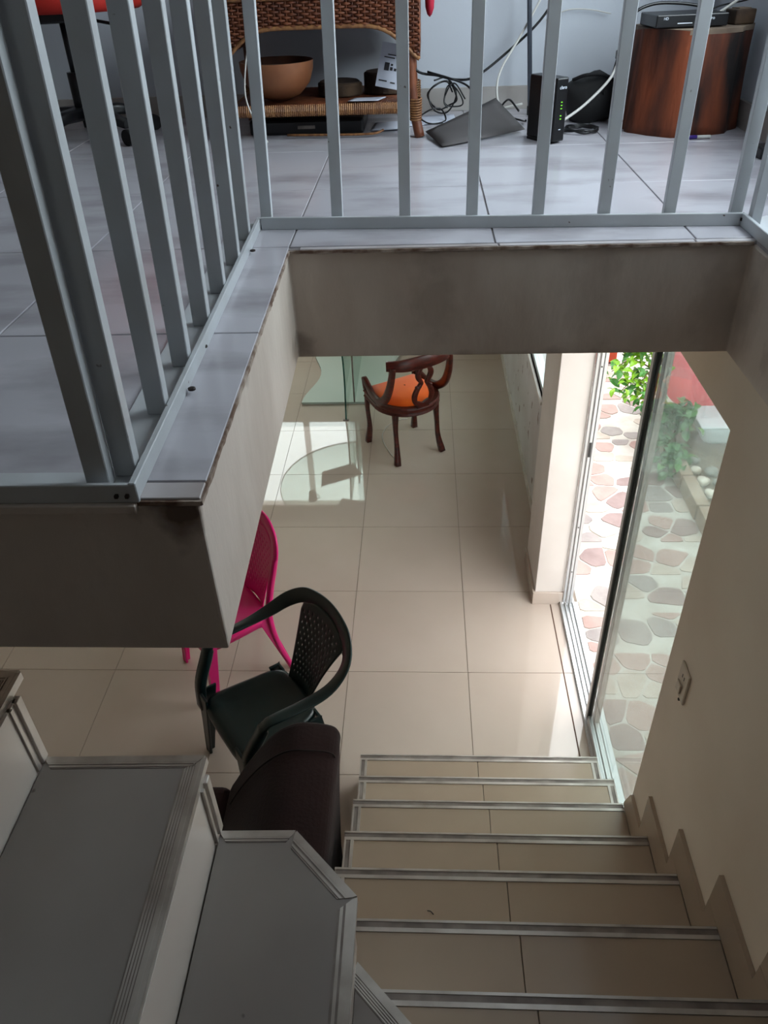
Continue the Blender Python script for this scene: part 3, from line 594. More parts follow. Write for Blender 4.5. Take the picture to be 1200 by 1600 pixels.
# ---- mahogany chair with orange seat
def wood_chair(loc, rz):
    t = thing('wooden_chair', 'carved dark red wooden chair with lyre back and orange velvet seat', 'chair', loc, rz); m = M['wood']
    def outline(s, n=20):                                           # straight front (+y), rounded back
        pts = [(0.215*s, 0.205*s), (-0.215*s, 0.205*s)]
        for i in range(n+1):
            a = PI+PI*i/n; pts.append((0.238*s*math.cos(a), -0.005+0.240*s*math.sin(a)))
        return pts
    bm = NB(); o_, i_ = outline(1.0), outline(0.86)
    levels = [(1.0, 0.375), (1.03, 0.385), (1.0, 0.398), (1.0, 0.412), (1.035, 0.425), (1.0, 0.440), (0.86, 0.442), (0.84, 0.40), (0.84, 0.375)]
    rings = [[bm.verts.new((x, y, z)) for x, y in outline(s)] for s, z in levels]; n = len(rings[0])
    for A, B_ in zip(rings, rings[1:]+rings[:1]):
        for q in range(n): bm.faces.new((A[q], A[(q+1) % n], B_[(q+1) % n], B_[q]))
    obj('seat_frame', bm, m, t, bevel=0.002)
    bm = NB(); rings = [[bm.verts.new((x, y, z)) for x, y in outline(s)] for s, z in ((0.86, 0.425), (0.875, 0.445), (0.82, 0.468), (0.62, 0.488), (0.3, 0.497), (0.02, 0.499))]
    for A, B_ in zip(rings, rings[1:]):
        for q in range(n): bm.faces.new((A[q], A[(q+1) % n], B_[(q+1) % n], B_[q])).smooth = True
    obj('seat_cushion', bm, M['orange'], t)
    for sx in (1, -1):
        for pts in ([(sx*0.195, 0.190, 0.44), (sx*0.200, 0.198, 0.30), (sx*0.192, 0.190, 0.14), (sx*0.200, 0.205, 0.0)],
                    [(sx*0.165, -0.145, 0.385), (sx*0.170, -0.155, 0.25), (sx*0.172, -0.172, 0.12), (sx*0.188, -0.205, 0.0)]):
            P = smooth_pts(pts, 6); k = len(P); bm = NB(); ribbon(bm, P, (1, 0, 0), [0.042-0.014*math.sin(PI*min(1, i/(k-1)*1.1))*1.0 for i in range(k)], [0.040-0.012*math.sin(PI*min(1, i/(k-1)*1.1)) for i in range(k)])
            obj('leg', bm, m, t)
        P = smooth_pts([(sx*0.205, 0.225, 0.505), (sx*0.207, 0.195, 0.512), (sx*0.210, 0.13, 0.470), (sx*0.222, 0.045, 0.445), (sx*0.232, -0.055, 0.455), (sx*0.236, -0.145, 0.520), (sx*0.232, -0.200, 0.620), (sx*0.226, -0.225, 0.720), (sx*0.222, -0.232, 0.775)], 6)
        k = len(P); bm = NB(); ribbon(bm, P, (1, 0, 0), 0.030, [0.034+0.024*math.sin(PI*i/(k-1)) for i in range(k)]); obj('arm', bm, m, t)
        bm = NB(); P = smooth_pts([(sx*0.205, 0.20, 0.44), (sx*0.206, 0.21, 0.50)], 3); ribbon(bm, P, (1, 0, 0), 0.03, 0.036); obj('arm_post', bm, m, t)
    P = smooth_pts([(0.250, -0.195, 0.782), (0.17, -0.250, 0.785), (0.06, -0.276, 0.788), (-0.06, -0.276, 0.788), (-0.17, -0.250, 0.785), (-0.250, -0.195, 0.782)], 6)
    k = len(P); bm = NB(); ribbon(bm, P, (0, 0.12, 1), [0.066+0.024*math.sin(PI*i/(k-1)) for i in range(k)], 0.028); obj('top_rail', bm, m, t)
    # lyre splat: two mirrored curves, a collar and a base
    def yy(z): return -0.238-(z-0.44)*0.10
    sp = bpy.data.objects.new('splat', None); C.objects.link(sp); sp.parent = t
    for sx in (1, -1):
        P = smooth_pts([(sx*x, yy(z), z) for x, z in ((0.030, 0.455), (0.060, 0.485), (0.068, 0.530), (0.054, 0.575), (0.030, 0.612), (0.022, 0.632), (0.042, 0.665), (0.050, 0.700), (0.036, 0.735), (0.014, 0.765))], 6)
        k = len(P); bm = NB(); ribbon(bm, P, (1, 0, 0.15), [0.032-0.007*math.cos(4*PI*i/(k-1)) for i in range(k)], 0.022); obj('lyre_scroll', bm, m, sp)
        bm = NB(); lathe(bm, [(0.0, -0.012), (0.012, -0.008), (0.015, 0), (0.012, 0.008), (0.0, 0.012)], 10); obj('rosette', bm, m, sp, loc=(sx*0.052, yy(0.60), 0.600))
    bm = NB(); prism(bm, [(-0.05, 0.435), (0.05, 0.435), (0.045, 0.490), (0.0, 0.470), (-0.045, 0.490)], -0.252, -0.228, axis='y'); obj('splat_base', bm, m, sp, bevel=0.004)
    return t
wood_chair((-0.128, 4.905, 0), rot_to(-0.53, 0.85))

# ---- round glass table on an S-shaped glass base
gt = thing('glass_table', 'round clear glass table on curved glass panels and a wavy glass base plate', 'table', (-0.555, 5.56, 0))
bm = NB(); lathe(bm, [(0.0001, 0.762), (0.676, 0.762), (0.682, 0.767), (0.676, 0.774), (0.0001, 0.774)], 72); top = obj('table_top', bm, M['tglass'], gt)
bm = NB(); lathe(bm, [(0.679, 0.7615), (0.685, 0.768), (0.679, 0.7745)], 72, cap=False); obj('polished_edge', bm, M['gedge'], top)
def plate_outline(n=14):
    L_ = []; 
    for i in range(n+1):
        v = i/n; y = -0.015+1.0*v; L_.append((-0.425+0.105*math.sin(PI*v)**2*1.0+0.0, y))
    Rr = [(0.365-0.105*math.sin(PI*i/n)**2, -0.015+1.0*i/n) for i in range(n, -1, -1)]
    return L_+Rr
bm = NB(); prism(bm, plate_outline(), 0.004, 0.016); pl = obj('base_plate', bm, M['plate'], gt, bevel=0.002)
bm = NB(); prism(bm, [(x*1.003, y*1.003-0.001) for x, y in plate_outline()], 0.0165, 0.0185); obj('plate_edge', bm, M['gedge'], pl)
bm = NB(); prism(bm, plate_outline(), 0.0185, 0.024); obj('plate_top', bm, M['plate'], pl)
def wavy(dx):
    return smooth_pts([(dx, -0.265, 0.004), (dx-0.004, -0.235, 0.10), (dx-0.008, -0.195, 0.28), (dx, -0.21, 0.46), (dx, -0.27, 0.62), (dx, -0.33, 0.76)], 5)
for dx, th in ((-0.045, 0.010),):
    P = wavy(0); bm = NB()
    poly = [(p.y, p.z) for p in P]+[(1.00, 0.76), (0.93, 0.62), (0.88, 0.46), (0.90, 0.28), (0.93, 0.10), (0.95, 0.026), (0.95, 0.026)][:-1]
    prism(bm, poly, dx-th/2, dx+th/2, axis='x'); gp = obj('glass_panel', bm, M['tglass'], gt)
    bm = NB(); ribbon(bm, [(dx, p.y-0.002, p.z) for p in P], (1, 0, 0), th*1.25, 0.006); obj('polished_edge', bm, M['gedge'], gp)
    bm = NB(); box(bm, (dx-0.022, -0.280, 0.0), (dx+0.022, -0.258, 0.006)); obj('foot_pad', bm, M['alu_dark'], gt)
bm = NB(); box(bm, (0.0, -0.02, 0.026), (0.010, 0.95, 0.76)); gp2 = obj('glass_panel', bm, M['tglass'], gt)
bm = NB(); box(bm, (-0.001, -0.024, 0.026), (0.011, -0.018, 0.76)); obj('polished_edge', bm, M['alu_dark'], gp2)
bm = NB(); lathe(bm, [(0.0, 0.016), (0.028, 0.016), (0.03, 0.024), (0.028, 0.030), (0.0, 0.032)], 16); obj('fixing_disc', bm, M['alu_door'], gt, loc=(0.1, 0.2, -0.005))
# things on the table (seen mirrored in the floor)
t = thing('laptop', 'open dark laptop on the round glass table, seen mirrored in the floor', 'laptop', (-0.72, 5.72, 0.775), 0.5)
bm = NB(); box(bm, (-0.15, -0.10, 0), (0.15, 0.10, 0.014)); obj('keyboard_base', bm, M['screen'], t, bevel=0.003)
bm = NB(); box(bm, (-0.15, 0.095, 0.010), (0.15, 0.103, 0.20), rot=(Vector((0, 0.1, 0.01)), Matrix.Rotation(-0.3, 3, 'X'))); obj('screen', bm, M['screen'], t, bevel=0.003)
t = thing('cardboard_box', 'flat grey cardboard box on the front of the glass table, seen mirrored in the floor', 'box', (-0.58, 5.22, 0.775), -0.25)
bm = NB(); box(bm, (-0.13, -0.08, 0), (0.13, 0.08, 0.04)); obj('carton', bm, M['blue'], t, bevel=0.002); bm = NB(); box(bm, (-0.13, -0.004, 0.040), (0.13, 0.004, 0.0415)); obj('tape', bm, M['bark'], t)
t = thing('cup', 'small pale cup on the left of the glass table, seen mirrored in the floor', 'cup', (-0.95, 5.42, 0.775))
bm = NB(); lathe(bm, [(0.0, 0), (0.028, 0), (0.038, 0.08), (0.035, 0.08), (0.026, 0.006), (0.0, 0.006)], 20); obj('body', bm, M['whitep'], t)
bm = NB(); tube(bm, smooth_pts([(0.034, 0, 0.065), (0.058, 0, 0.06), (0.056, 0, 0.03), (0.031, 0, 0.025)], 4), 0.004, 6); obj('handle', bm, M['whitep'], t)
# white cable and black plug on the floor
bm = NB(); P = smooth_pts([(-0.12, 5.30, 0.004), (-0.20, 5.27, 0.004), (-0.28, 5.17, 0.004), (-0.305, 5.02, 0.004), (-0.26, 4.85, 0.004), (-0.20, 4.71, 0.004)], 8)
tube(bm, P, 0.0035, 6); o = obj('white_cord', bm, M['wcable']); tag(o, 'thin white cord curling over the floor under the wooden chair', 'cord')
bm = NB(); box(bm, (-0.345, 6.57, 0.0), (-0.275, 6.63, 0.09)); o = thing('plug_adapter', 'small black adapter on the floor beyond the wooden chair, just under the slab edge', 'adapter', (0, 0, 0)); obj('case', bm, M['black'], o, bevel=0.008)
bm = NB(); box(bm, (-0.318, 6.562, 0.02), (-0.302, 6.570, 0.034)); obj('pin', bm, M['alu'], o)

# ---- sofa
so = thing('sofa', 'dark brown upholstered sofa standing against the side of the staircase', 'sofa', (0, 0, 0))
prof = smooth_pts([(-0.335, 0.04, 0), (-0.318, 0.40, 0), (-0.298, 0.70, 0), (-0.292, 0.775, 0), (-0.320, 0.812, 0), (-0.40, 0.828, 0), (-0.46, 0.818, 0), (-0.53, 0.765, 0), (-0.62, 0.640, 0), (-0.70, 0.500, 0), (-0.735, 0.42, 0), (-0.72, 0.30, 0), (-0.71, 0.04, 0)], 4)
bm = NB(); prism(bm, [(p.x, p.y) for p in prof], 1.735, 0.86, axis='y'); obj('back_cushion', bm, M['sofa'], so, bevel=0.03, seg=4)
bm = NB(); box(bm, (-1.22, 0.84, 0.10), (-0.66, 1.725, 0.30)); obj('base', bm, M['sofa'], so, bevel=0.02)
bm = NB(); box(bm, (-1.25, 0.85, 0.305), (-0.72, 1.730, 0.455)); obj('seat_cushion', bm, M['sofa'], so, bevel=0.045, seg=5)
for x, y in ((-1.17, 0.90), (-1.17, 1.66), (-0.36, 0.90), (-0.36, 1.66)):
    bm = NB(); prism(bm, [(-0.03, -0.03), (0.03, -0.03), (0.03, 0.03), (-0.03, 0.03)], 0, 0.11); obj('leg', bm, M['blackmatte'], so, loc=(x, y, 0))
bm = NB(); P = smooth_pts([(-0.70, 1.60, 0.515), (-0.63, 1.60, 0.640), (-0.545, 1.60, 0.757), (-0.46, 1.60, 0.825), (-0.38, 1.60, 0.832), (-0.31, 1.60, 0.818), (-0.300, 1.60, 0.76), (-0.308, 1.6, 0.60)], 6); tube(bm, P, 0.003, 6); obj('piping', bm, M['seam'], so)

TWX, TWY = 0.017, 1.038
# ---- light switch and socket plate on the stair wall
sw = thing('light_switch', 'ivory switch and socket plate on the wall beside the glass door', 'switch', (0.710, 1.452, 1.350))
bm = NB(); box(bm, (-0.007, -0.034, -0.055), (0.0, 0.034, 0.055)); obj('plate', bm, M['switch'], sw, bevel=0.004)
bm = NB(); box(bm, (-0.012, -0.008, -0.038), (-0.007, 0.022, -0.006)); obj('rocker', bm, M['switch'], sw, bevel=0.003)
for y, z in ((0.006, 0.022), (-0.008, 0.022)):
    bm = NB(); box(bm, (-0.0078, y-0.0015, z-0.006), (-0.0069, y+0.0015, z+0.006)); obj('socket_slot', bm, M['black'], sw)
bm = NB(); box(bm, (-0.0062, -0.006, -0.067), (0.0, 0.0, -0.061)); o = obj('wall_hole', bm, M['black'], sw)
bm = NB(); tube(bm, [(TWX-0.009, TWY+0.004, 0.902), (TWX, TWY+0.002, 0.904), (TWX+0.008, TWY-0.006, 0.902)], 0.0014, 6); o = obj('twig', bm, M['black']); tag(o, 'tiny dark twig lying on the fifth stair tread', 'twig')

# ================================================================== PATIO
pz = -0.055
pt = struct('patio_floor', B((0.86, -1.0, -0.25), (2.75, 9.0, pz)), M['mortar'], 'patio paved with irregular pink and grey flagstones in pale mortar')
def clip(poly, nx, ny, c):                                        # keep n.p <= c
    out = []
    for i in range(len(poly)):
        a, b = poly[i], poly[(i+1) % len(poly)]; da = nx*a[0]+ny*a[1]-c; db = nx*b[0]+ny*b[1]-c
        if da <= 0: out.append(a)
        if (da < 0) != (db < 0): t_ = da/(da-db); out.append((a[0]+(b[0]-a[0])*t_, a[1]+(b[1]-a[1])*t_))
    return out
rnd = random.Random(3); sites = []
X0_, X1_, Y0_, Y1_ = 0.88, 1.74, 1.75, 7.6
for _ in range(9000):
    p = (rnd.uniform(X0_, X1_), rnd.uniform(Y0_, Y1_)); rr = rnd.uniform(0.09, 0.19)
    if all(((p[0]-q[0]))**2+((p[1]-q[1])*1.25)**2 > (0.5*(rr+q[2]))**2*1.0+0.0035 for q in sites): sites.append((p[0], p[1], rr))
stones = 0
for s_ in sites:
    if stones >= 296: break
    poly = [(X0_, Y0_), (X1_, Y0_), (X1_, Y1_), (X0_, Y1_)]
    band = 0.31; yb = math.floor((s_[1]-0.1)/band)*band+0.1
    gap = rnd.uniform(0.004, 0.011)
    for q in sites:
        if q is s_: continue
        dx, dy = q[0]-s_[0], q[1]-s_[1]; d = math.hypot(dx, dy)
        if d > 0.7: continue
        mx_, my_ = (q[0]+s_[0])/2, (q[1]+s_[1])/2; poly = clip(poly, dx/d, dy/d, (mx_*dx+my_*dy)/d-gap)
        if len(poly) < 3: break
    if len(poly) < 3: continue
    poly = clip(poly, 0, 1, yb+band-0.006); poly = clip(poly, 0, -1, -(yb+0.006))
    if len(poly) < 3: continue
    # round the corners once
    rp = []
    for i in range(len(poly)):
        a, b = poly[i], poly[(i+1) % len(poly)]; rp += [(a[0]*.84+b[0]*.16, a[1]*.84+b[1]*.16), (a[0]*.16+b[0]*.84, a[1]*.16+b[1]*.84)]
    if rnd.random() < 0.16: continue
    bm = NB(); prism(bm, rp, pz-0.004, pz+0.003+rnd.uniform(0, 0.003))
    obj('flagstone', bm, M[rnd.choice(['st0', 'st0', 'st1', 'st1', 'st2', 'st2', 'st3'])], pt); stones += 1
struct('planter_soil', B((1.835, -1.0, -0.2), (2.749, 5.50, 0.0)), M['soil'], 'gravelly soil of the patio planting bed')
kb = NB(); y = 1.0; kerb = bpy.data.objects.new('planter_kerb', None); C.objects.link(kerb); kerb['kind'] = 'structure'; kerb['label'] = 'stone kerb between the patio and the planting bed'
while y < 5.40:
    L_ = rnd.uniform(0.30, 0.42); bm = NB(); box(bm, (1.755+rnd.uniform(0, .006)-0.02*(y-3), y+0.005, -0.2), (1.842-0.02*(y-3), y+L_-0.005, 0.055+rnd.uniform(0, 0.012))); obj('kerb_stone', bm, M['curbstone'], kerb, bevel=0.006); y += L_
struct('garden_wall', B((2.75, -1.0, -0.25), (2.90, 9.2, 1.9)), M['garden'], 'rendered garden wall behind the planting bed')
struct('garden_wall_end', B((0.86, 9.0, -0.25), (2.75, 9.2, 1.9)), M['garden'], 'rendered wall at the end of the patio')
struct('garden_ground', B((-30, -30, -0.45), (30, 30, -0.25)), M['grass'], 'ground around the house')
# pebbles in the bed (each one a stone)
pebs = [(1.868, 4.52, .038, 'pebble', 'uppermost of the three white stones in the planting bed'), (1.875, 4.38, .044, 'pebble', 'middle and largest white stone in the planting bed'), (1.885, 4.24, .040, 'pebble', 'lowest of the three white stones in the planting bed, nearest the wall edge'),
        (1.97, 4.50, .045, 'pebble2', 'grey stone in the planting bed right of the uppermost white stone'), (1.90, 4.65, .035, 'pebble2', 'small grey stone at the foot of the trailing shrub'), (1.98, 4.36, .045, 'pebble2', 'grey stone behind the middle white stone in the planting bed')]
for i, (x, y, r, m_, lb) in enumerate(pebs):
    bm = NB(); bmesh.ops.create_icosphere(bm, subdivisions=2, radius=r)
    for v in bm.verts: v.co *= 1+0.16*math.sin(v.co.x*90+i)*math.cos(v.co.y*70+i*2); v.co.z *= 0.7
    for f in bm.faces: f.smooth = True
    o = obj('garden_stone', bm, M[m_], loc=(x, y, r*0.55)); o.rotation_euler = (0, 0, i*1.3); tag(o, lb, 'stone', 'stones in the planting bed')
# leaves
def leaf_mesh(name, L_, w_, m):
    bm = NB(); n = 5; prev = None
    for i in range(n+1):
        t_ = i/n; ww = w_*math.sin(PI*min(0.98, t_*0.95+0.03))**0.8; z = 0.18*L_*math.sin(t_*PI)*1.0
        cur = (bm.verts.new((-ww, t_*L_, z+ww*0.35)), bm.verts.new((0, t_*L_, z)), bm.verts.new((ww, t_*L_, z+ww*0.35)))
        if prev: bm.faces.new((prev[0], prev[1], cur[1], cur[0])); bm.faces.new((prev[1], prev[2], cur[2], cur[1]))
        prev = cur
    return mesh(name, bm, m)
leaves = [leaf_mesh('leaf', 0.075, 0.021, M['leaf0']), leaf_mesh('leaf', 0.085, 0.024, M['leaf1']), leaf_mesh('leaf', 0.085, 0.026, M['leaf2'])]
def bush(name, label, base, tips, nl, mix, spread, group=None):
    t = thing(name, label, 'plant', base, 0, group); r = random.Random(len(tips)*7+nl)
    segs = []
    for tp in tips:
        P = smooth_pts([(0, 0, 0), (tp[0]*0.25+r.uniform(-.03, .03), tp[1]*0.25, tp[2]*0.55+0.05), (tp[0]*0.7, tp[1]*0.7, tp[2]*0.95+0.06), tp], 5); segs.append(P)
        bm = NB(); tube(bm, P, [0.009*(1-0.75*i/len(P)) for i in range(len(P))], 5); obj('stem', bm, M['stem'], t)
    for i in range(nl):
        P = r.choice(segs); k = min(len(P)-1, int(len(P)*(0.45+0.55*r.random()**0.7))); p = P[k]+Vector([r.gauss(0, spread) for _ in range(3)])
        o = bpy.data.objects.new('leaf', leaves[r.choice(mix)]); C.objects.link(o); o.parent = t; o.location = p
        o.rotation_euler = (r.uniform(-0.9, 0.5), r.uniform(-0.6, 0.6), r.uniform(0, 2*PI)); s = r.uniform(0.7, 1.15); o.scale = (s, s, s)
    return t
bush('leafy_shrub', 'bright green leafy shrub reaching over the patio seen through the open door', (1.88, 5.44, 0.0), [(-0.54, -0.37, 0.50), (-0.34, -0.41, 0.26), (-0.40, -0.27, 0.60), (-0.33, -0.32, 0.70), (-0.48, -0.17, 0.66), (-0.34, -0.41, 0.42), (-0.40, -0.12, 0.78), (-0.46, -0.42, 0.38), (-0.42, -0.27, 0.52), (-0.38, -0.37, 0.34)], 295, (0, 0, 1), 0.045)
bush('trailing_shrub', 'blue green shrub hanging over the kerb behind the door glass', (1.83, 4.98, 0.0), [(-0.20, -0.30, 0.10), (-0.12, -0.20, 0.26), (-0.24, -0.1, 0.26), (-0.02, -0.24, 0.20), (-0.16, -0.42, 0.04), (0.0, -0.16, 0.28), (-0.10, -0.46, 0.04), (-0.24, -0.2, 0.15)], 230, (1, 2, 2), 0.035)
fp = thing('flower_pot', 'terracotta pot at the far end of the patio beyond the open door', 'pot', (1.53, 6.42, pz))
bm = NB(); prism(bm, [(-0.17, -0.09), (0.17, -0.09), (0.17, 0.09), (-0.17, 0.09)], 0.02, 0.16); obj('trough', bm, M['terracotta'], fp, bevel=0.01)
bm = NB(); box(bm, (-0.18, -0.10, 0.15), (0.18, 0.10, 0.18)); obj('rim', bm, M['terracotta'], fp, bevel=0.006)
bm = NB(); box(bm, (-0.10, -0.07, 0.0), (0.10, 0.07, 0.02)); obj('foot', bm, M['terracotta'], fp)
bush('potted_plant', 'light green plant growing out of the terracotta pot', (1.53, 6.42, pz+0.17), [(-0.1, 0, 0.22), (0.12, 0.03, 0.28), (0.02, -0.06, 0.25), (0.18, 0.0, 0.15), (-0.15, -0.05, 0.12)], 90, (0, 0, 1), 0.045)
tb = thing('plastic_tub', 'pale blue rounded plastic tub standing in the planting bed', 'tub', (2.27, 4.98, 0.0))
bm = NB(); vs = box(bm, (-0.30, -0.15, 0.0), (0.32, 0.17, 0.17)); 
for v in vs:
    if v.co.z < 0.05: v.co.x *= 0.82; v.co.y *= 0.8
obj('body', bm, M['tub'], tb, bevel=0.06, seg=5)
bm = NB(); box(bm, (-0.305, -0.155, 0.160), (0.325, 0.175, 0.175)); obj('lid', bm, M['tub'], tb, bevel=0.01)
# red cloth hung over a line above the bed
rc = thing('red_cloth', 'coral red cloth hanging over a pole above the planting bed', 'cloth', (0, 0, 0))
def clothf(u, v):
    x = 1.755+0.85*u; y = 5.22+0.02*math.sin(u*5); low = 0.07+0.25*math.exp(-6.5*u)
    z = 1.35*(1-v)+low*v; return Vector((x, y+0.03*math.sin(u*17+v*3)*v, z))
bm = NB(); grid(bm, clothf, 40, 24); obj('cloth', bm, M['redcloth'], rc)
bm = NB(); tube(bm, [(1.45, 5.22, 1.36), (2.749, 5.22, 1.36)], 0.014, 8); obj('pole', bm, M['pole'], rc)
bm = NB(); tube(bm, [(2.66, 5.22, 0.0), (2.66, 5.22, 1.36)], 0.012, 8); obj('pole', bm, M['pole'], rc)

# ================================================================== UPPER ROOM THINGS
# ---- stump table
sx_, sy_ = 0.850, 2.900
sp = thing('tree_stump', 'reddish brown tree stump used as a low table in the corner', 'stump', (sx_, sy_, UZ))
bm = NB(); n = 44; rings = []
for k in range(11):
    v = k/10; ring = []
    for i in range(n):
        a = 2*PI*i/n; lob = 1+0.05*math.sin(3*a+1)+0.035*math.sin(7*a+2)+0.02*math.sin(13*a); fl_ = 1+0.10*(1-v)**2+0.02*v
        ring.append(bm.verts.new((0.172*lob*fl_*math.cos(a)+0.005*v, 0.150*lob*fl_*math.sin(a), 0.285*v+(0.008*math.sin(2*a) if k == 10 else 0))))
    rings.append(ring)
for A, B_ in zip(rings, rings[1:]):
    for q in range(n): bm.faces.new((A[q], A[(q+1) % n], B_[(q+1) % n], B_[q])).smooth = True
bm.faces.new(rings[0]); obj('trunk', bm, M['stump'], sp)
bm = NB(); prism(bm, [(0.172*(1+0.05*math.sin(3*a+1)+0.035*math.sin(7*a+2)+0.02*math.sin(13*a))*1.02*math.cos(a)+0.005, 0.150*(1+0.05*math.sin(3*a+1)+0.035*math.sin(7*a+2)+0.02*math.sin(13*a))*1.02*math.sin(a)) for a in [2*PI*i/n for i in range(n)]], 0.279, 0.292)
obj('sawn_top', bm, M['stump_top'], sp)
bx_ = thing('set_top_box', 'thin black set-top box lying on top of the tree stump', 'set-top box', (sx_-0.040, sy_-0.030, UZ+0.293), 0.10)
bm = NB(); box(bm, (-0.110, -0.075, 0.002), (0.110, 0.075, 0.036)); obj('case', bm, M['black'], bx_, bevel=0.003)
bm = NB(); box(bm, (-0.045, -0.0765, 0.012), (0.0, -0.0748, 0.014)); obj('card_slot', bm, M['logo'], bx_)
text('logo', 'claro', 0.012, bx_, (0.055, -0.0765, 0.024), (PI/2, 0, 0), M['logo'])
text('logo', 'HD', 0.010, bx_, (-0.082, -0.0765, 0.026), (PI/2, 0, 0), M['logo'])
wb = thing('wood_block', 'small dark wooden block at the right end of the stump top', 'block', (sx_+0.135, sy_-0.02, UZ+0.293), 0.3)
bm = NB(); box(bm, (-0.035, -0.03, 0), (0.035, 0.03, 0.040)); obj('wood', bm, M['bark'], wb, bevel=0.004)
bm = NB(); box(bm, (-0.02, -0.02, 0.040), (0.02, 0.02, 0.043)); obj('worn_top', bm, M['stump_top'], wb)
mk = thing('marker_pen', 'purple marker pen with white cap end lying in front of the stump', 'pen', (0.845, 2.700, UZ+0.006), 0.02)
bm = NB(); tube(bm, [(-0.035, 0, 0), (0.02, 0, 0)], 0.006, 8); obj('barrel', bm, M['purple'], mk); bm = NB(); tube(bm, [(0.0205, 0, 0), (0.062, 0, 0)], 0.0055, 8); obj('cap', bm, M['whitep'], mk)
# ---- modem
md = thing('modem', 'black upright cable modem with green lights on the tile floor', 'modem', (0.395, 2.745, UZ), 0.55)
bm = NB(); box(bm, (-0.022, -0.068, 0.006), (0.022, 0.068, 0.185)); obj('case', bm, M['black'], md, bevel=0.005)
bm = NB(); box(bm, (-0.026, -0.045, 0.0), (0.026, 0.06, 0.008)); obj('foot', bm, M['blackmatte'], md, bevel=0.002)
text('logo', 'claro', 0.0135, md, (0.001, -0.0690, 0.158), (PI/2, 0, 0), M['logo'])
for z in (0.118, 0.109, 0.100, 0.080, 0.071):
    bm = NB(); box(bm, (-0.0028, -0.0690, z-0.0013), (0.0028, -0.068, z+0.0013)); obj('indicator_light', bm, M['led'], md)
bm = NB(); box(bm, (-0.004, -0.0690, 0.040), (0.004, -0.068, 0.042)); obj('button', bm, M['logo'], md)
# ---- grey pole leaning behind the modem
bm = NB(); tube(bm, [(0.400, 3.20, UZ), (0.330, 3.33, 3.50)], 0.0085, 10); o = thing('metal_pole', 'thin grey metal pole standing against the back wall behind the modem', 'pole'); obj('rod', bm, M['pole'], o)
bm = NB(); tube(bm, [(0.400, 3.20, UZ), (0.399, 3.202, UZ+0.03)], 0.012, 10); obj('end_cap', bm, M['black'], o)
# ---- grey card and papers on the floor
def sheet(name, label, cat, pts, z0, m, warp=0.0, th=0.002):
    bm = NB(); a, b, c, d = [Vector(p) for p in pts]
    grid(bm, lambda u, v: (a*(1-u)+b*u)*(1-v)+(d*(1-u)+c*u)*v+Vector((0, 0, z0+warp*math.sin(u*PI)*math.sin(v*PI)+warp*0.5*u*u)), 8, 6)
    o = obj(name, bm, m, solid=th); return tag(o, label, cat)
sheet('grey_card', 'dark grey sheet of card lying bent on the floor left of the modem', 'card', [(0.065, 2.665, UZ), (0.345, 2.870, UZ), (0.262, 3.10, UZ+0.062), (0.012, 2.875, UZ+0.006)], 0.006, M['cardboard'], 0.012)
sheet('paper_sheet', 'white printed paper on the floor under the cables behind the grey card', 'paper', [(-0.06, 3.03, UZ), (0.125, 3.10, UZ), (0.12, 3.24, UZ), (-0.07, 3.20, UZ)], 0.003, M['paper'])
sheet('folded_paper', 'folded paper leaning under the right end of the wicker shelf', 'paper', [(-0.18, 2.96, UZ), (-0.06, 2.96, UZ), (-0.05, 3.10, UZ), (-0.17, 3.10, UZ)], 0.005, M['paper'], 0.01)

# ---- wicker armchair (front apron, legs, low rattan shelf)
wx0, wx1, wy = -0.635, -0.025, 2.86
wc = thing('wicker_chair', 'brown wicker chair with woven arched apron and a low rattan shelf', 'wicker chair', (0, 0, 0))
for x, y, lx in ((wx0, wy, -0.01), (wx1-0.01, wy, 0.028), (wx0, wy+0.40, -0.01), (wx1-0.01, wy+0.40, 0.02)):
    bm = NB(); P = smooth_pts([(x, y, UZ+0.47), (x, y, UZ+0.2), (x+lx*0.4, y, UZ+0.08), (x+lx, y-0.01, UZ)], 5); tube(bm, P, 0.017, 10); lg = obj('leg', bm, M['rattan_pole'], wc)
    bm = NB()
    for q in range(9): z = UZ+0.055+q*0.0075; tube(bm, [(x+lx*0.5+0.0195*math.cos(a), y+0.0195*math.sin(a), z+0.002*math.sin(a)) for a in [2*PI*i/12 for i in range(12)]], 0.0032, 5, closed=True)
    tag(obj('binding', bm, M['rattan_light'], lg), kind='stuff')
# shelf: wound front rail, back rail, side rails, slats
def wound_rail(name, p0, p1, r, pitch=0.0065):
    bm = NB(); p0 = Vector(p0); p1 = Vector(p1); L_ = (p1-p0).length; k = int(L_/pitch); d = (p1-p0)/L_; s = Vector((-d.y, d.x, 0))
    n = 10; rings = []
    for i in range(k*2+1):
        rr = r*(1.0 if i % 2 else 0.86); c = p0+d*(i*pitch/2); rings.append([bm.verts.new(c+(s*math.cos(a)*0.7+Vector((0, 0, 1))*math.sin(a))*rr) for a in [2*PI*q/n for q in range(n)]])
    for A, B_ in zip(rings, rings[1:]):
        for q in range(n): bm.faces.new((A[q], A[(q+1) % n], B_[(q+1) % n], B_[q]))
    bm.faces.new(rings[0]); bm.faces.new(rings[-1]); return obj(name, bm, M['rattan_light'], wc)
sz = UZ+0.090
wound_rail('shelf_rail', (wx0+0.015, wy-0.005, sz), (wx1-0.02, wy-0.005, sz), 0.019); wound_rail('shelf_rail', (wx0+0.015, wy+0.40, sz), (wx1-0.02, wy+0.40, sz), 0.017)
wound_rail('shelf_rail', (wx0, wy+0.01, sz), (wx0, wy+0.39, sz), 0.015); wound_rail('shelf_rail', (wx1-0.015, wy+0.01, sz), (wx1-0.015, wy+0.39, sz), 0.015)
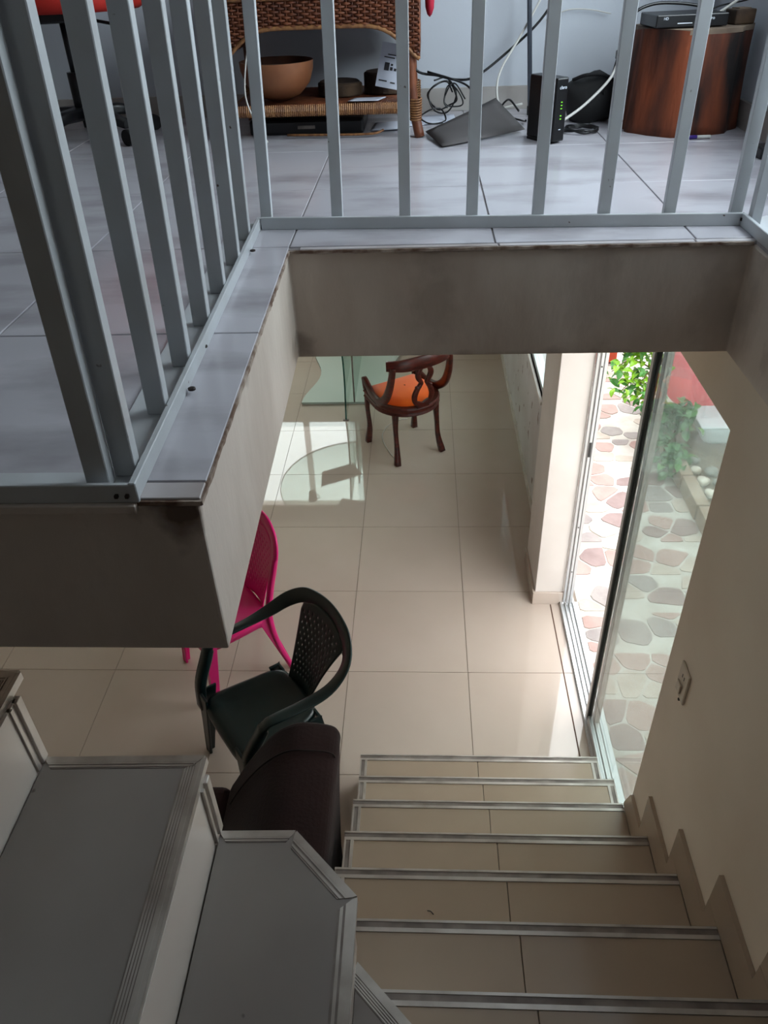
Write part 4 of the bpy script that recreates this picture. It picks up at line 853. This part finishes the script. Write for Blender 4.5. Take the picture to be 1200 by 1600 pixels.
for i in range(14):
    bm = NB(); y = wy+0.030+i*0.027; tube(bm, [(wx0+0.01, y, sz+0.006), (wx1-0.02, y, sz+0.006)], 0.011, 7); obj('shelf_slat', bm, M['rattan_pole'], wc)
# seat slab
bm = NB(); box(bm, (wx0-0.02, wy-0.02, UZ+0.425), (wx1+0.01, wy+0.44, UZ+0.455)); obj('seat', bm, M['rattan'], wc, bevel=0.012)
# woven apron: stakes and wavy strands
def apron_low(u):
    e = min(u, 1-u); return 0.325-0.075*math.exp(-((e)/0.13)**2)-0.02*math.exp(-(e/0.04)**2)
bm = NB(); NX = 34; xs_ = [wx0-0.012+(wx1-wx0+0.03)*i/NX for i in range(NX+1)]
for i, x in enumerate(xs_):
    lo_ = apron_low(i/NX); tube(bm, [(x, wy-0.016, UZ+lo_), (x, wy-0.016, UZ+0.43)], 0.003, 5)
row = 0; z = 0.236
while z < 0.428:
    pts = []
    for i in range(NX*2+1):
        u = i/(NX*2)
        if z < apron_low(u): 
            if len(pts) > 2: tube(bm, pts, 0.0042, 5)
            pts = []; continue
        pts.append((wx0-0.012+(wx1-wx0+0.03)*u, wy-0.016+0.0065*math.cos(i*PI/2+(PI if row % 2 else 0)), UZ+z))
    if len(pts) > 2: tube(bm, pts, 0.0042, 5)
    z += 0.0078; row += 1
tag(obj('woven_apron', bm, M['rattan'], wc), kind='stuff')
bm = NB(); tube(bm, [(xs_[i], wy-0.018, UZ+apron_low(i/NX)) for i in range(NX+1)], 0.0065, 8); obj('apron_edge', bm, M['rattan_light'], wc)
bm = NB(); tube(bm, [(xs_[i], wy-0.023, UZ+0.405) for i in range(NX+1)], 0.008, 8); obj('apron_edge', bm, M['rattan_light'], wc)
# sides of the chair, woven the same way
for X in (wx0-0.012, wx1+0.012):
    bm = NB(); row = 0; z = 0.25
    for j in range(18): y = wy+0.4*j/17; tube(bm, [(X, y, UZ+0.25), (X, y, UZ+0.43)], 0.003, 5)
    while z < 0.43:
        tube(bm, [(X+0.0065*math.cos(j*PI/2+(PI if row % 2 else 0)), wy+0.4*j/34, UZ+z) for j in range(35)], 0.0042, 5); z += 0.0078; row += 1
    tag(obj('woven_side', bm, M['rattan'], wc), kind='stuff')
bm = NB(); grid(bm, lambda u, v: Vector((wx0+(wx1-wx0)*u, wy+0.40+0.05*v, UZ+0.44+0.45*v)), 12, 12); obj('back', bm, M['rattan'], wc, solid=0.02)
# on the shelf
cb = thing('calabash_bowl', 'large orange brown calabash bowl on the left of the wicker shelf', 'bowl', (-0.487, 2.965, UZ+0.108))
bm = NB(); prof = [(0.0, 0.0), (0.03, 0.0), (0.075, 0.018), (0.108, 0.052), (0.122, 0.092), (0.124, 0.118)]; lathe(bm, prof, 36, cap=False); obj('shell', bm, M['gourd'], cb)
bm = NB(); lathe(bm, [(0.124, 0.118), (0.119, 0.119), (0.116, 0.092), (0.102, 0.055), (0.07, 0.022), (0.0, 0.008)], 36, cap=False); obj('inside', bm, M['gourd_in'], cb)
def log_slab(label, x, y, z, rx, ry, h, rz, tilt=0.0):
    t = thing('log_slice', label, 'wood slice', (x, y, z), rz); t.rotation_euler = (0, tilt, rz)
    bm = NB(); n = 26; pts = [(rx*(1+0.07*math.sin(3*a+x*9)+0.04*math.sin(7*a))*math.cos(a), ry*(1+0.07*math.sin(2*a+y*9))*math.sin(a)) for a in [2*PI*i/n for i in range(n)]]
    prism(bm, pts, 0, h); obj('bark', bm, M['bark'], t, bevel=0.006)
    bm = NB(); prism(bm, [(p[0]*0.9, p[1]*0.9) for p in pts], h, h+0.003); obj('cut_face', bm, M['log_face'], t)
log_slab('dark slice of wood lying flat in the middle of the wicker shelf', -0.285, 3.05, UZ+0.108, 0.074, 0.085, 0.040, 0.3)
log_slab('dark slice of wood under the leaning white leaflet on the shelf', -0.118, 3.085, UZ+0.108, 0.082, 0.085, 0.062, 0.9)
bk = thing('leaflet', 'grey white printed leaflet leaning at the right end of the wicker shelf', 'leaflet', (-0.118, 2.955, UZ+0.135), 0.0); bk.rotation_euler = (-0.35, 0.18, -0.12)
bm = NB(); box(bm, (-0.040, -0.002, 0), (0.040, 0.002, 0.135)); obj('card', bm, M['paper'], bk)
bm = NB(); box(bm, (-0.020, -0.0030, 0.052), (-0.004, -0.002, 0.076)); obj('printed_picture', bm, M['print'], bk)
for i, (x, z, w_, h) in enumerate(((0.004, 0.054, 0.009, 0.010), (0.017, 0.054, 0.008, 0.008), (0.029, 0.054, 0.007, 0.006), (0.004, 0.068, 0.007, 0.006), (-0.008, 0.090, 0.036, 0.003), (0.0, 0.099, 0.030, 0.0025), (-0.018, 0.018, 0.028, 0.004), (0.016, 0.016, 0.016, 0.004))):
    bm = NB(); box(bm, (x-w_/2, -0.0030, z), (x+w_/2, -0.002, z+h)); obj('printed_line', bm, M['print'], bk)
sheet('envelope', 'white envelope lying at the front edge of the wicker shelf', 'envelope', [(-0.245, 2.868, UZ+0.108), (-0.145, 2.865, UZ+0.108), (-0.12, 2.93, UZ+0.108), (-0.225, 2.93, UZ+0.108)], 0.004, M['paper'])
# dark case under the shelf
dc = thing('black_case', 'flat black case on the floor under the wicker shelf', 'case', (-0.40, 3.06, UZ))
bm = NB(); box(bm, (-0.20, -0.12, 0), (0.20, 0.12, 0.05)); obj('body', bm, M['black'], dc, bevel=0.01); bm = NB(); box(bm, (-0.03, -0.124, 0.02), (0.03, -0.12, 0.03)); obj('latch', bm, M['alu_dark'], dc)
bm = NB(); tube(bm, smooth_pts([(-0.46, 2.88, UZ+0.012), (-0.3, 2.875, UZ+0.010), (-0.17, 2.865, UZ+0.012), (-0.13, 2.88, UZ+0.02)], 4), 0.004, 6); tag(obj('thin_stick', bm, M['rattan_light']), 'thin pale stick on the floor under the wicker shelf', 'stick')
bag = thing('crimson_bag', 'crimson cloth bag hanging at the right side of the wicker chair seat', 'bag', (0.026, 2.93, UZ+0.385))
bm = NB(); bmesh.ops.create_icosphere(bm, subdivisions=2, radius=0.045)
for v in bm.verts: v.co.x *= 0.35; v.co.z *= 1.1
for f in bm.faces: f.smooth = True
obj('pouch', bm, M['redbag'], bag); bm = NB(); tube(bm, smooth_pts([(0, -0.02, 0.04), (0, 0, 0.10), (0, 0.02, 0.04)], 4), 0.004, 6); obj('strap', bm, M['redbag'], bag)
# ---- round dark bag beside the stump
db = thing('dark_bag', 'small slumped dark cloth bag between the modem and the stump', 'bag', (0.590, 3.07, UZ))
bm = NB(); bmesh.ops.create_icosphere(bm, subdivisions=3, radius=0.10)
for v in bm.verts: v.co.z = max(v.co.z, -0.06); v.co.x *= 0.95+0.1*math.sin(v.co.z*40); v.co.y *= 0.8; v.co.z = v.co.z*0.95+0.057+0.008*math.sin(v.co.x*50)
for f in bm.faces: f.smooth = True
obj('body', bm, M['blackmatte'], db); bm = NB(); tube(bm, smooth_pts([(-0.07, -0.02, 0.13), (-0.03, -0.05, 0.148), (0.03, -0.05, 0.145), (0.07, -0.02, 0.125)], 4), 0.006, 6); obj('strap', bm, M['blackmatte'], db)

# ---- cables
def cable(label, pts, r, m, name='cable', sub=6):
    bm = NB(); tube(bm, smooth_pts(pts, sub), r, 6); return tag(obj(name, bm, m), label, 'cable')
W3 = 3.22; F = UZ+0.006
cable('thick black cable running from the wicker chair across the wall to the modem pole', [(-0.045, 3.2, UZ+0.24), (-0.02, W3, UZ+0.155), (0.06, W3, UZ+0.135), (0.13, W3, UZ+0.12), (0.20, W3, UZ+0.13), (0.31, W3+.03, UZ+0.20), (0.42, W3+.05, UZ+0.29), (0.50, W3+.07, UZ+0.40), (0.56, W3+.08, UZ+0.50)], 0.0045, M['black'])
cable('black cable dropping from the wall behind the grey card', [(0.02, W3-.01, UZ+0.150), (0.11, W3-.02, UZ+0.125), (0.17, W3-.03, UZ+0.10), (0.20, 3.12, UZ+0.06), (0.235, 3.06, UZ+0.012)], 0.0038, M['black'])
def tangle(cx, cy, cz, r, n, seed):
    q = random.Random(seed); return [(cx+r*1.0*math.cos(a)+q.uniform(-.01, .01), cy+q.uniform(-.02, .02), max(F, cz+r*1.1*math.sin(a)+q.uniform(-.012, .012))) for a in [i*2*PI/6 for i in range(n)]]
cable('looped black cable hanging in coils left of the grey card', tangle(0.075, 3.2, UZ+0.075, 0.045, 15, 1), 0.003, M['black'])
cable('second coil of black cable behind the paper sheet', tangle(0.115, 3.18, UZ+0.07, 0.035, 11, 2), 0.0028, M['black'])
cable('flat black loop of cable on the floor right of the wicker leg', [(-0.02, 3.15, F), (0.03, 3.14, F+0.03), (0.07, 3.15, F+0.03), (0.085, 3.1, F), (0.03, 3.05, F), (-0.01, 3.10, F+.01)], 0.003, M['black'])
cable('white cable arching down the wall left of the modem', [(0.50, 3.30, UZ+0.60), (0.45, 3.28, UZ+0.42), (0.36, 3.25, UZ+0.26), (0.285, 3.2, UZ+0.15), (0.27, 3.15, UZ+0.08), (0.29, 3.10, UZ+0.03), (0.33, 3.05, F)], 0.0042, M['wcable'])
cable('white cable looping on the floor behind the grey card', [(0.36, 3.12, UZ+0.05), (0.27, 3.14, UZ+0.03), (0.19, 3.15, F), (0.15, 3.12, F), (0.15, 3.05, F), (0.20, 3.02, F)], 0.0042, M['wcable'])
cable('white cable rising from the modem to the black plug by the stump', [(0.455, 2.80, UZ+0.045), (0.53, 2.84, UZ+0.085), (0.605, 2.87, UZ+0.15), (0.635, 2.90, UZ+0.20)], 0.0045, M['wcable'])
cable('thin grey cable along the wall above the dark bag', [(0.45, 3.33, UZ+0.285), (0.52, 3.33, UZ+0.315), (0.60, 3.33, UZ+0.315), (0.68, 3.33, UZ+0.30)], 0.0022, M['wcable'])
cable('thin black cable hanging from the black plug', [(0.635, 2.93, UZ+0.205), (0.63, 2.96, UZ+0.15), (0.615, 2.98, UZ+0.11), (0.62, 3.0, UZ+0.09)], 0.0025, M['black'])
cable('black cable coiled on the floor in front of the dark bag', [(0.53+0.055*math.cos(a), 2.86+0.05*math.sin(a), F+0.004*(i % 3)) for i, a in enumerate([k*2*PI/8 for k in range(20)])], 0.004, M['black'])
cable('black cables bundled behind the set-top box', [(0.655, 3.0, UZ+0.25), (0.68, 2.98, UZ+0.32), (0.74, 2.99, UZ+0.345), (0.82, 3.0, UZ+0.345), (0.90, 3.0, UZ+0.335)], 0.005, M['black'])
cable('pale cable running up from the stump to the right wall', [(0.90, 2.93, UZ+0.300), (0.97, 2.92, UZ+0.345), (1.04, 2.9, UZ+0.40), (1.05, 2.75, UZ+0.46)], 0.0045, M['wcable'])
cable('thin black cable from the stump top to the right wall', [(0.88, 2.98, UZ+0.31), (0.95, 2.98, UZ+0.335), (1.02, 2.95, UZ+0.35), (1.052, 2.9, UZ+0.37)], 0.0025, M['black'])
cable('thin pale cable hanging in front of the wicker chair', [(-0.50, 2.80, UZ+0.50), (-0.515, 2.805, UZ+0.38), (-0.56, 2.82, UZ+0.24), (-0.575, 2.82, UZ+0.14), (-0.55, 2.82, UZ+0.06), (-0.515, 2.80, F)], 0.0028, M['wcable'])
cable('black cable tail behind the modem on the left', [(0.33, 2.95, UZ+0.055), (0.30, 3.02, UZ+0.08), (0.28, 3.08, UZ+0.03), (0.36, 3.05, F), (0.345, 2.86, UZ+0.04)], 0.0035, M['black'])
pg = thing('power_plug', 'small black power plug held up beside the stump', 'plug', (0.642, 2.91, UZ+0.215))
bm = NB(); box(bm, (-0.016, -0.012, -0.012), (0.014, 0.012, 0.014)); obj('body', bm, M['black'], pg, bevel=0.004); bm = NB(); box(bm, (-0.002, -0.002, 0.014), (0.002, 0.002, 0.02)); obj('pin', bm, M['alu'], pg)
ad = thing('black_adapter', 'black power adapter on the tiles by the right railing post', 'adapter', (0.985, 2.44, UZ), 0.1)
bm = NB(); box(bm, (-0.03, -0.035, 0), (0.03, 0.035, 0.03)); obj('case', bm, M['black'], ad, bevel=0.004); bm = NB(); tube(bm, smooth_pts([(0, 0.035, 0.012), (-0.02, 0.10, 0.006), (0.03, 0.16, 0.006), (0.04, 0.22, 0.006)], 4), 0.003, 6); obj('lead', bm, M['black'], ad)

# ---- office chair behind the left railing
oc = thing('office_chair', 'office chair with red seat and black star base behind the left balusters', 'office chair', (-1.185, 2.98, UZ), 0.3)
bm = NB(); lathe(bm, [(0.0, 0.385), (0.20, 0.385), (0.225, 0.40), (0.225, 0.43), (0.20, 0.45), (0.0, 0.455)], 28)
for v in bm.verts: v.co.x = v.co.x*1.05+0.045
obj('seat', bm, M['red'], oc)
bm = NB(); box(bm, (-0.08, -0.08, 0.355), (0.08, 0.08, 0.385)); obj('mechanism', bm, M['black'], oc, bevel=0.006)
bm = NB(); lathe(bm, [(0.014, 0.20), (0.014, 0.36)], 14); obj('gas_lift', bm, M['black'], oc); bm = NB(); lathe(bm, [(0.028, 0.07), (0.028, 0.21)], 14); obj('lift_sleeve', bm, M['black'], oc)
bm = NB(); tube(bm, [(0.05, 0, 0.365), (0.15, -0.03, 0.345), (0.19, -0.04, 0.33)], [0.005, 0.005, 0.011], 8); obj('lever', bm, M['black'], oc)
for i in range(5):
    a = 2*PI*i/5+0.35; c, s = math.cos(a), math.sin(a)
    bm = NB(); ribbon(bm, [(0.02*c, 0.02*s, 0.085), (0.12*c, 0.12*s, 0.085), (0.235*c, 0.235*s, 0.065)], (-s, c, 0), [0.05, 0.04, 0.03], [0.04, 0.035, 0.025]); lg = obj('leg', bm, M['black'], oc)
    for e in (-1, 1):
        bm = NB(); tube(bm, [(0.24*c-s*0.006*e, 0.24*s+c*0.006*e, 0.0265), (0.24*c-s*0.022*e, 0.24*s+c*0.022*e, 0.0265)], 0.026, 14); obj('wheel', bm, M['blackmatte'], lg)
bm = NB(); box(bm, (-0.18, 0.20, 0.55), (0.18, 0.25, 0.95)); obj('backrest', bm, M['red'], oc, bevel=0.03, seg=4); bm = NB(); box(bm, (-0.03, 0.10, 0.37), (0.03, 0.235, 0.385)); box(bm, (-0.03, 0.235, 0.37), (0.03, 0.25, 0.6)); obj('back_bracket', bm, M['black'], oc)
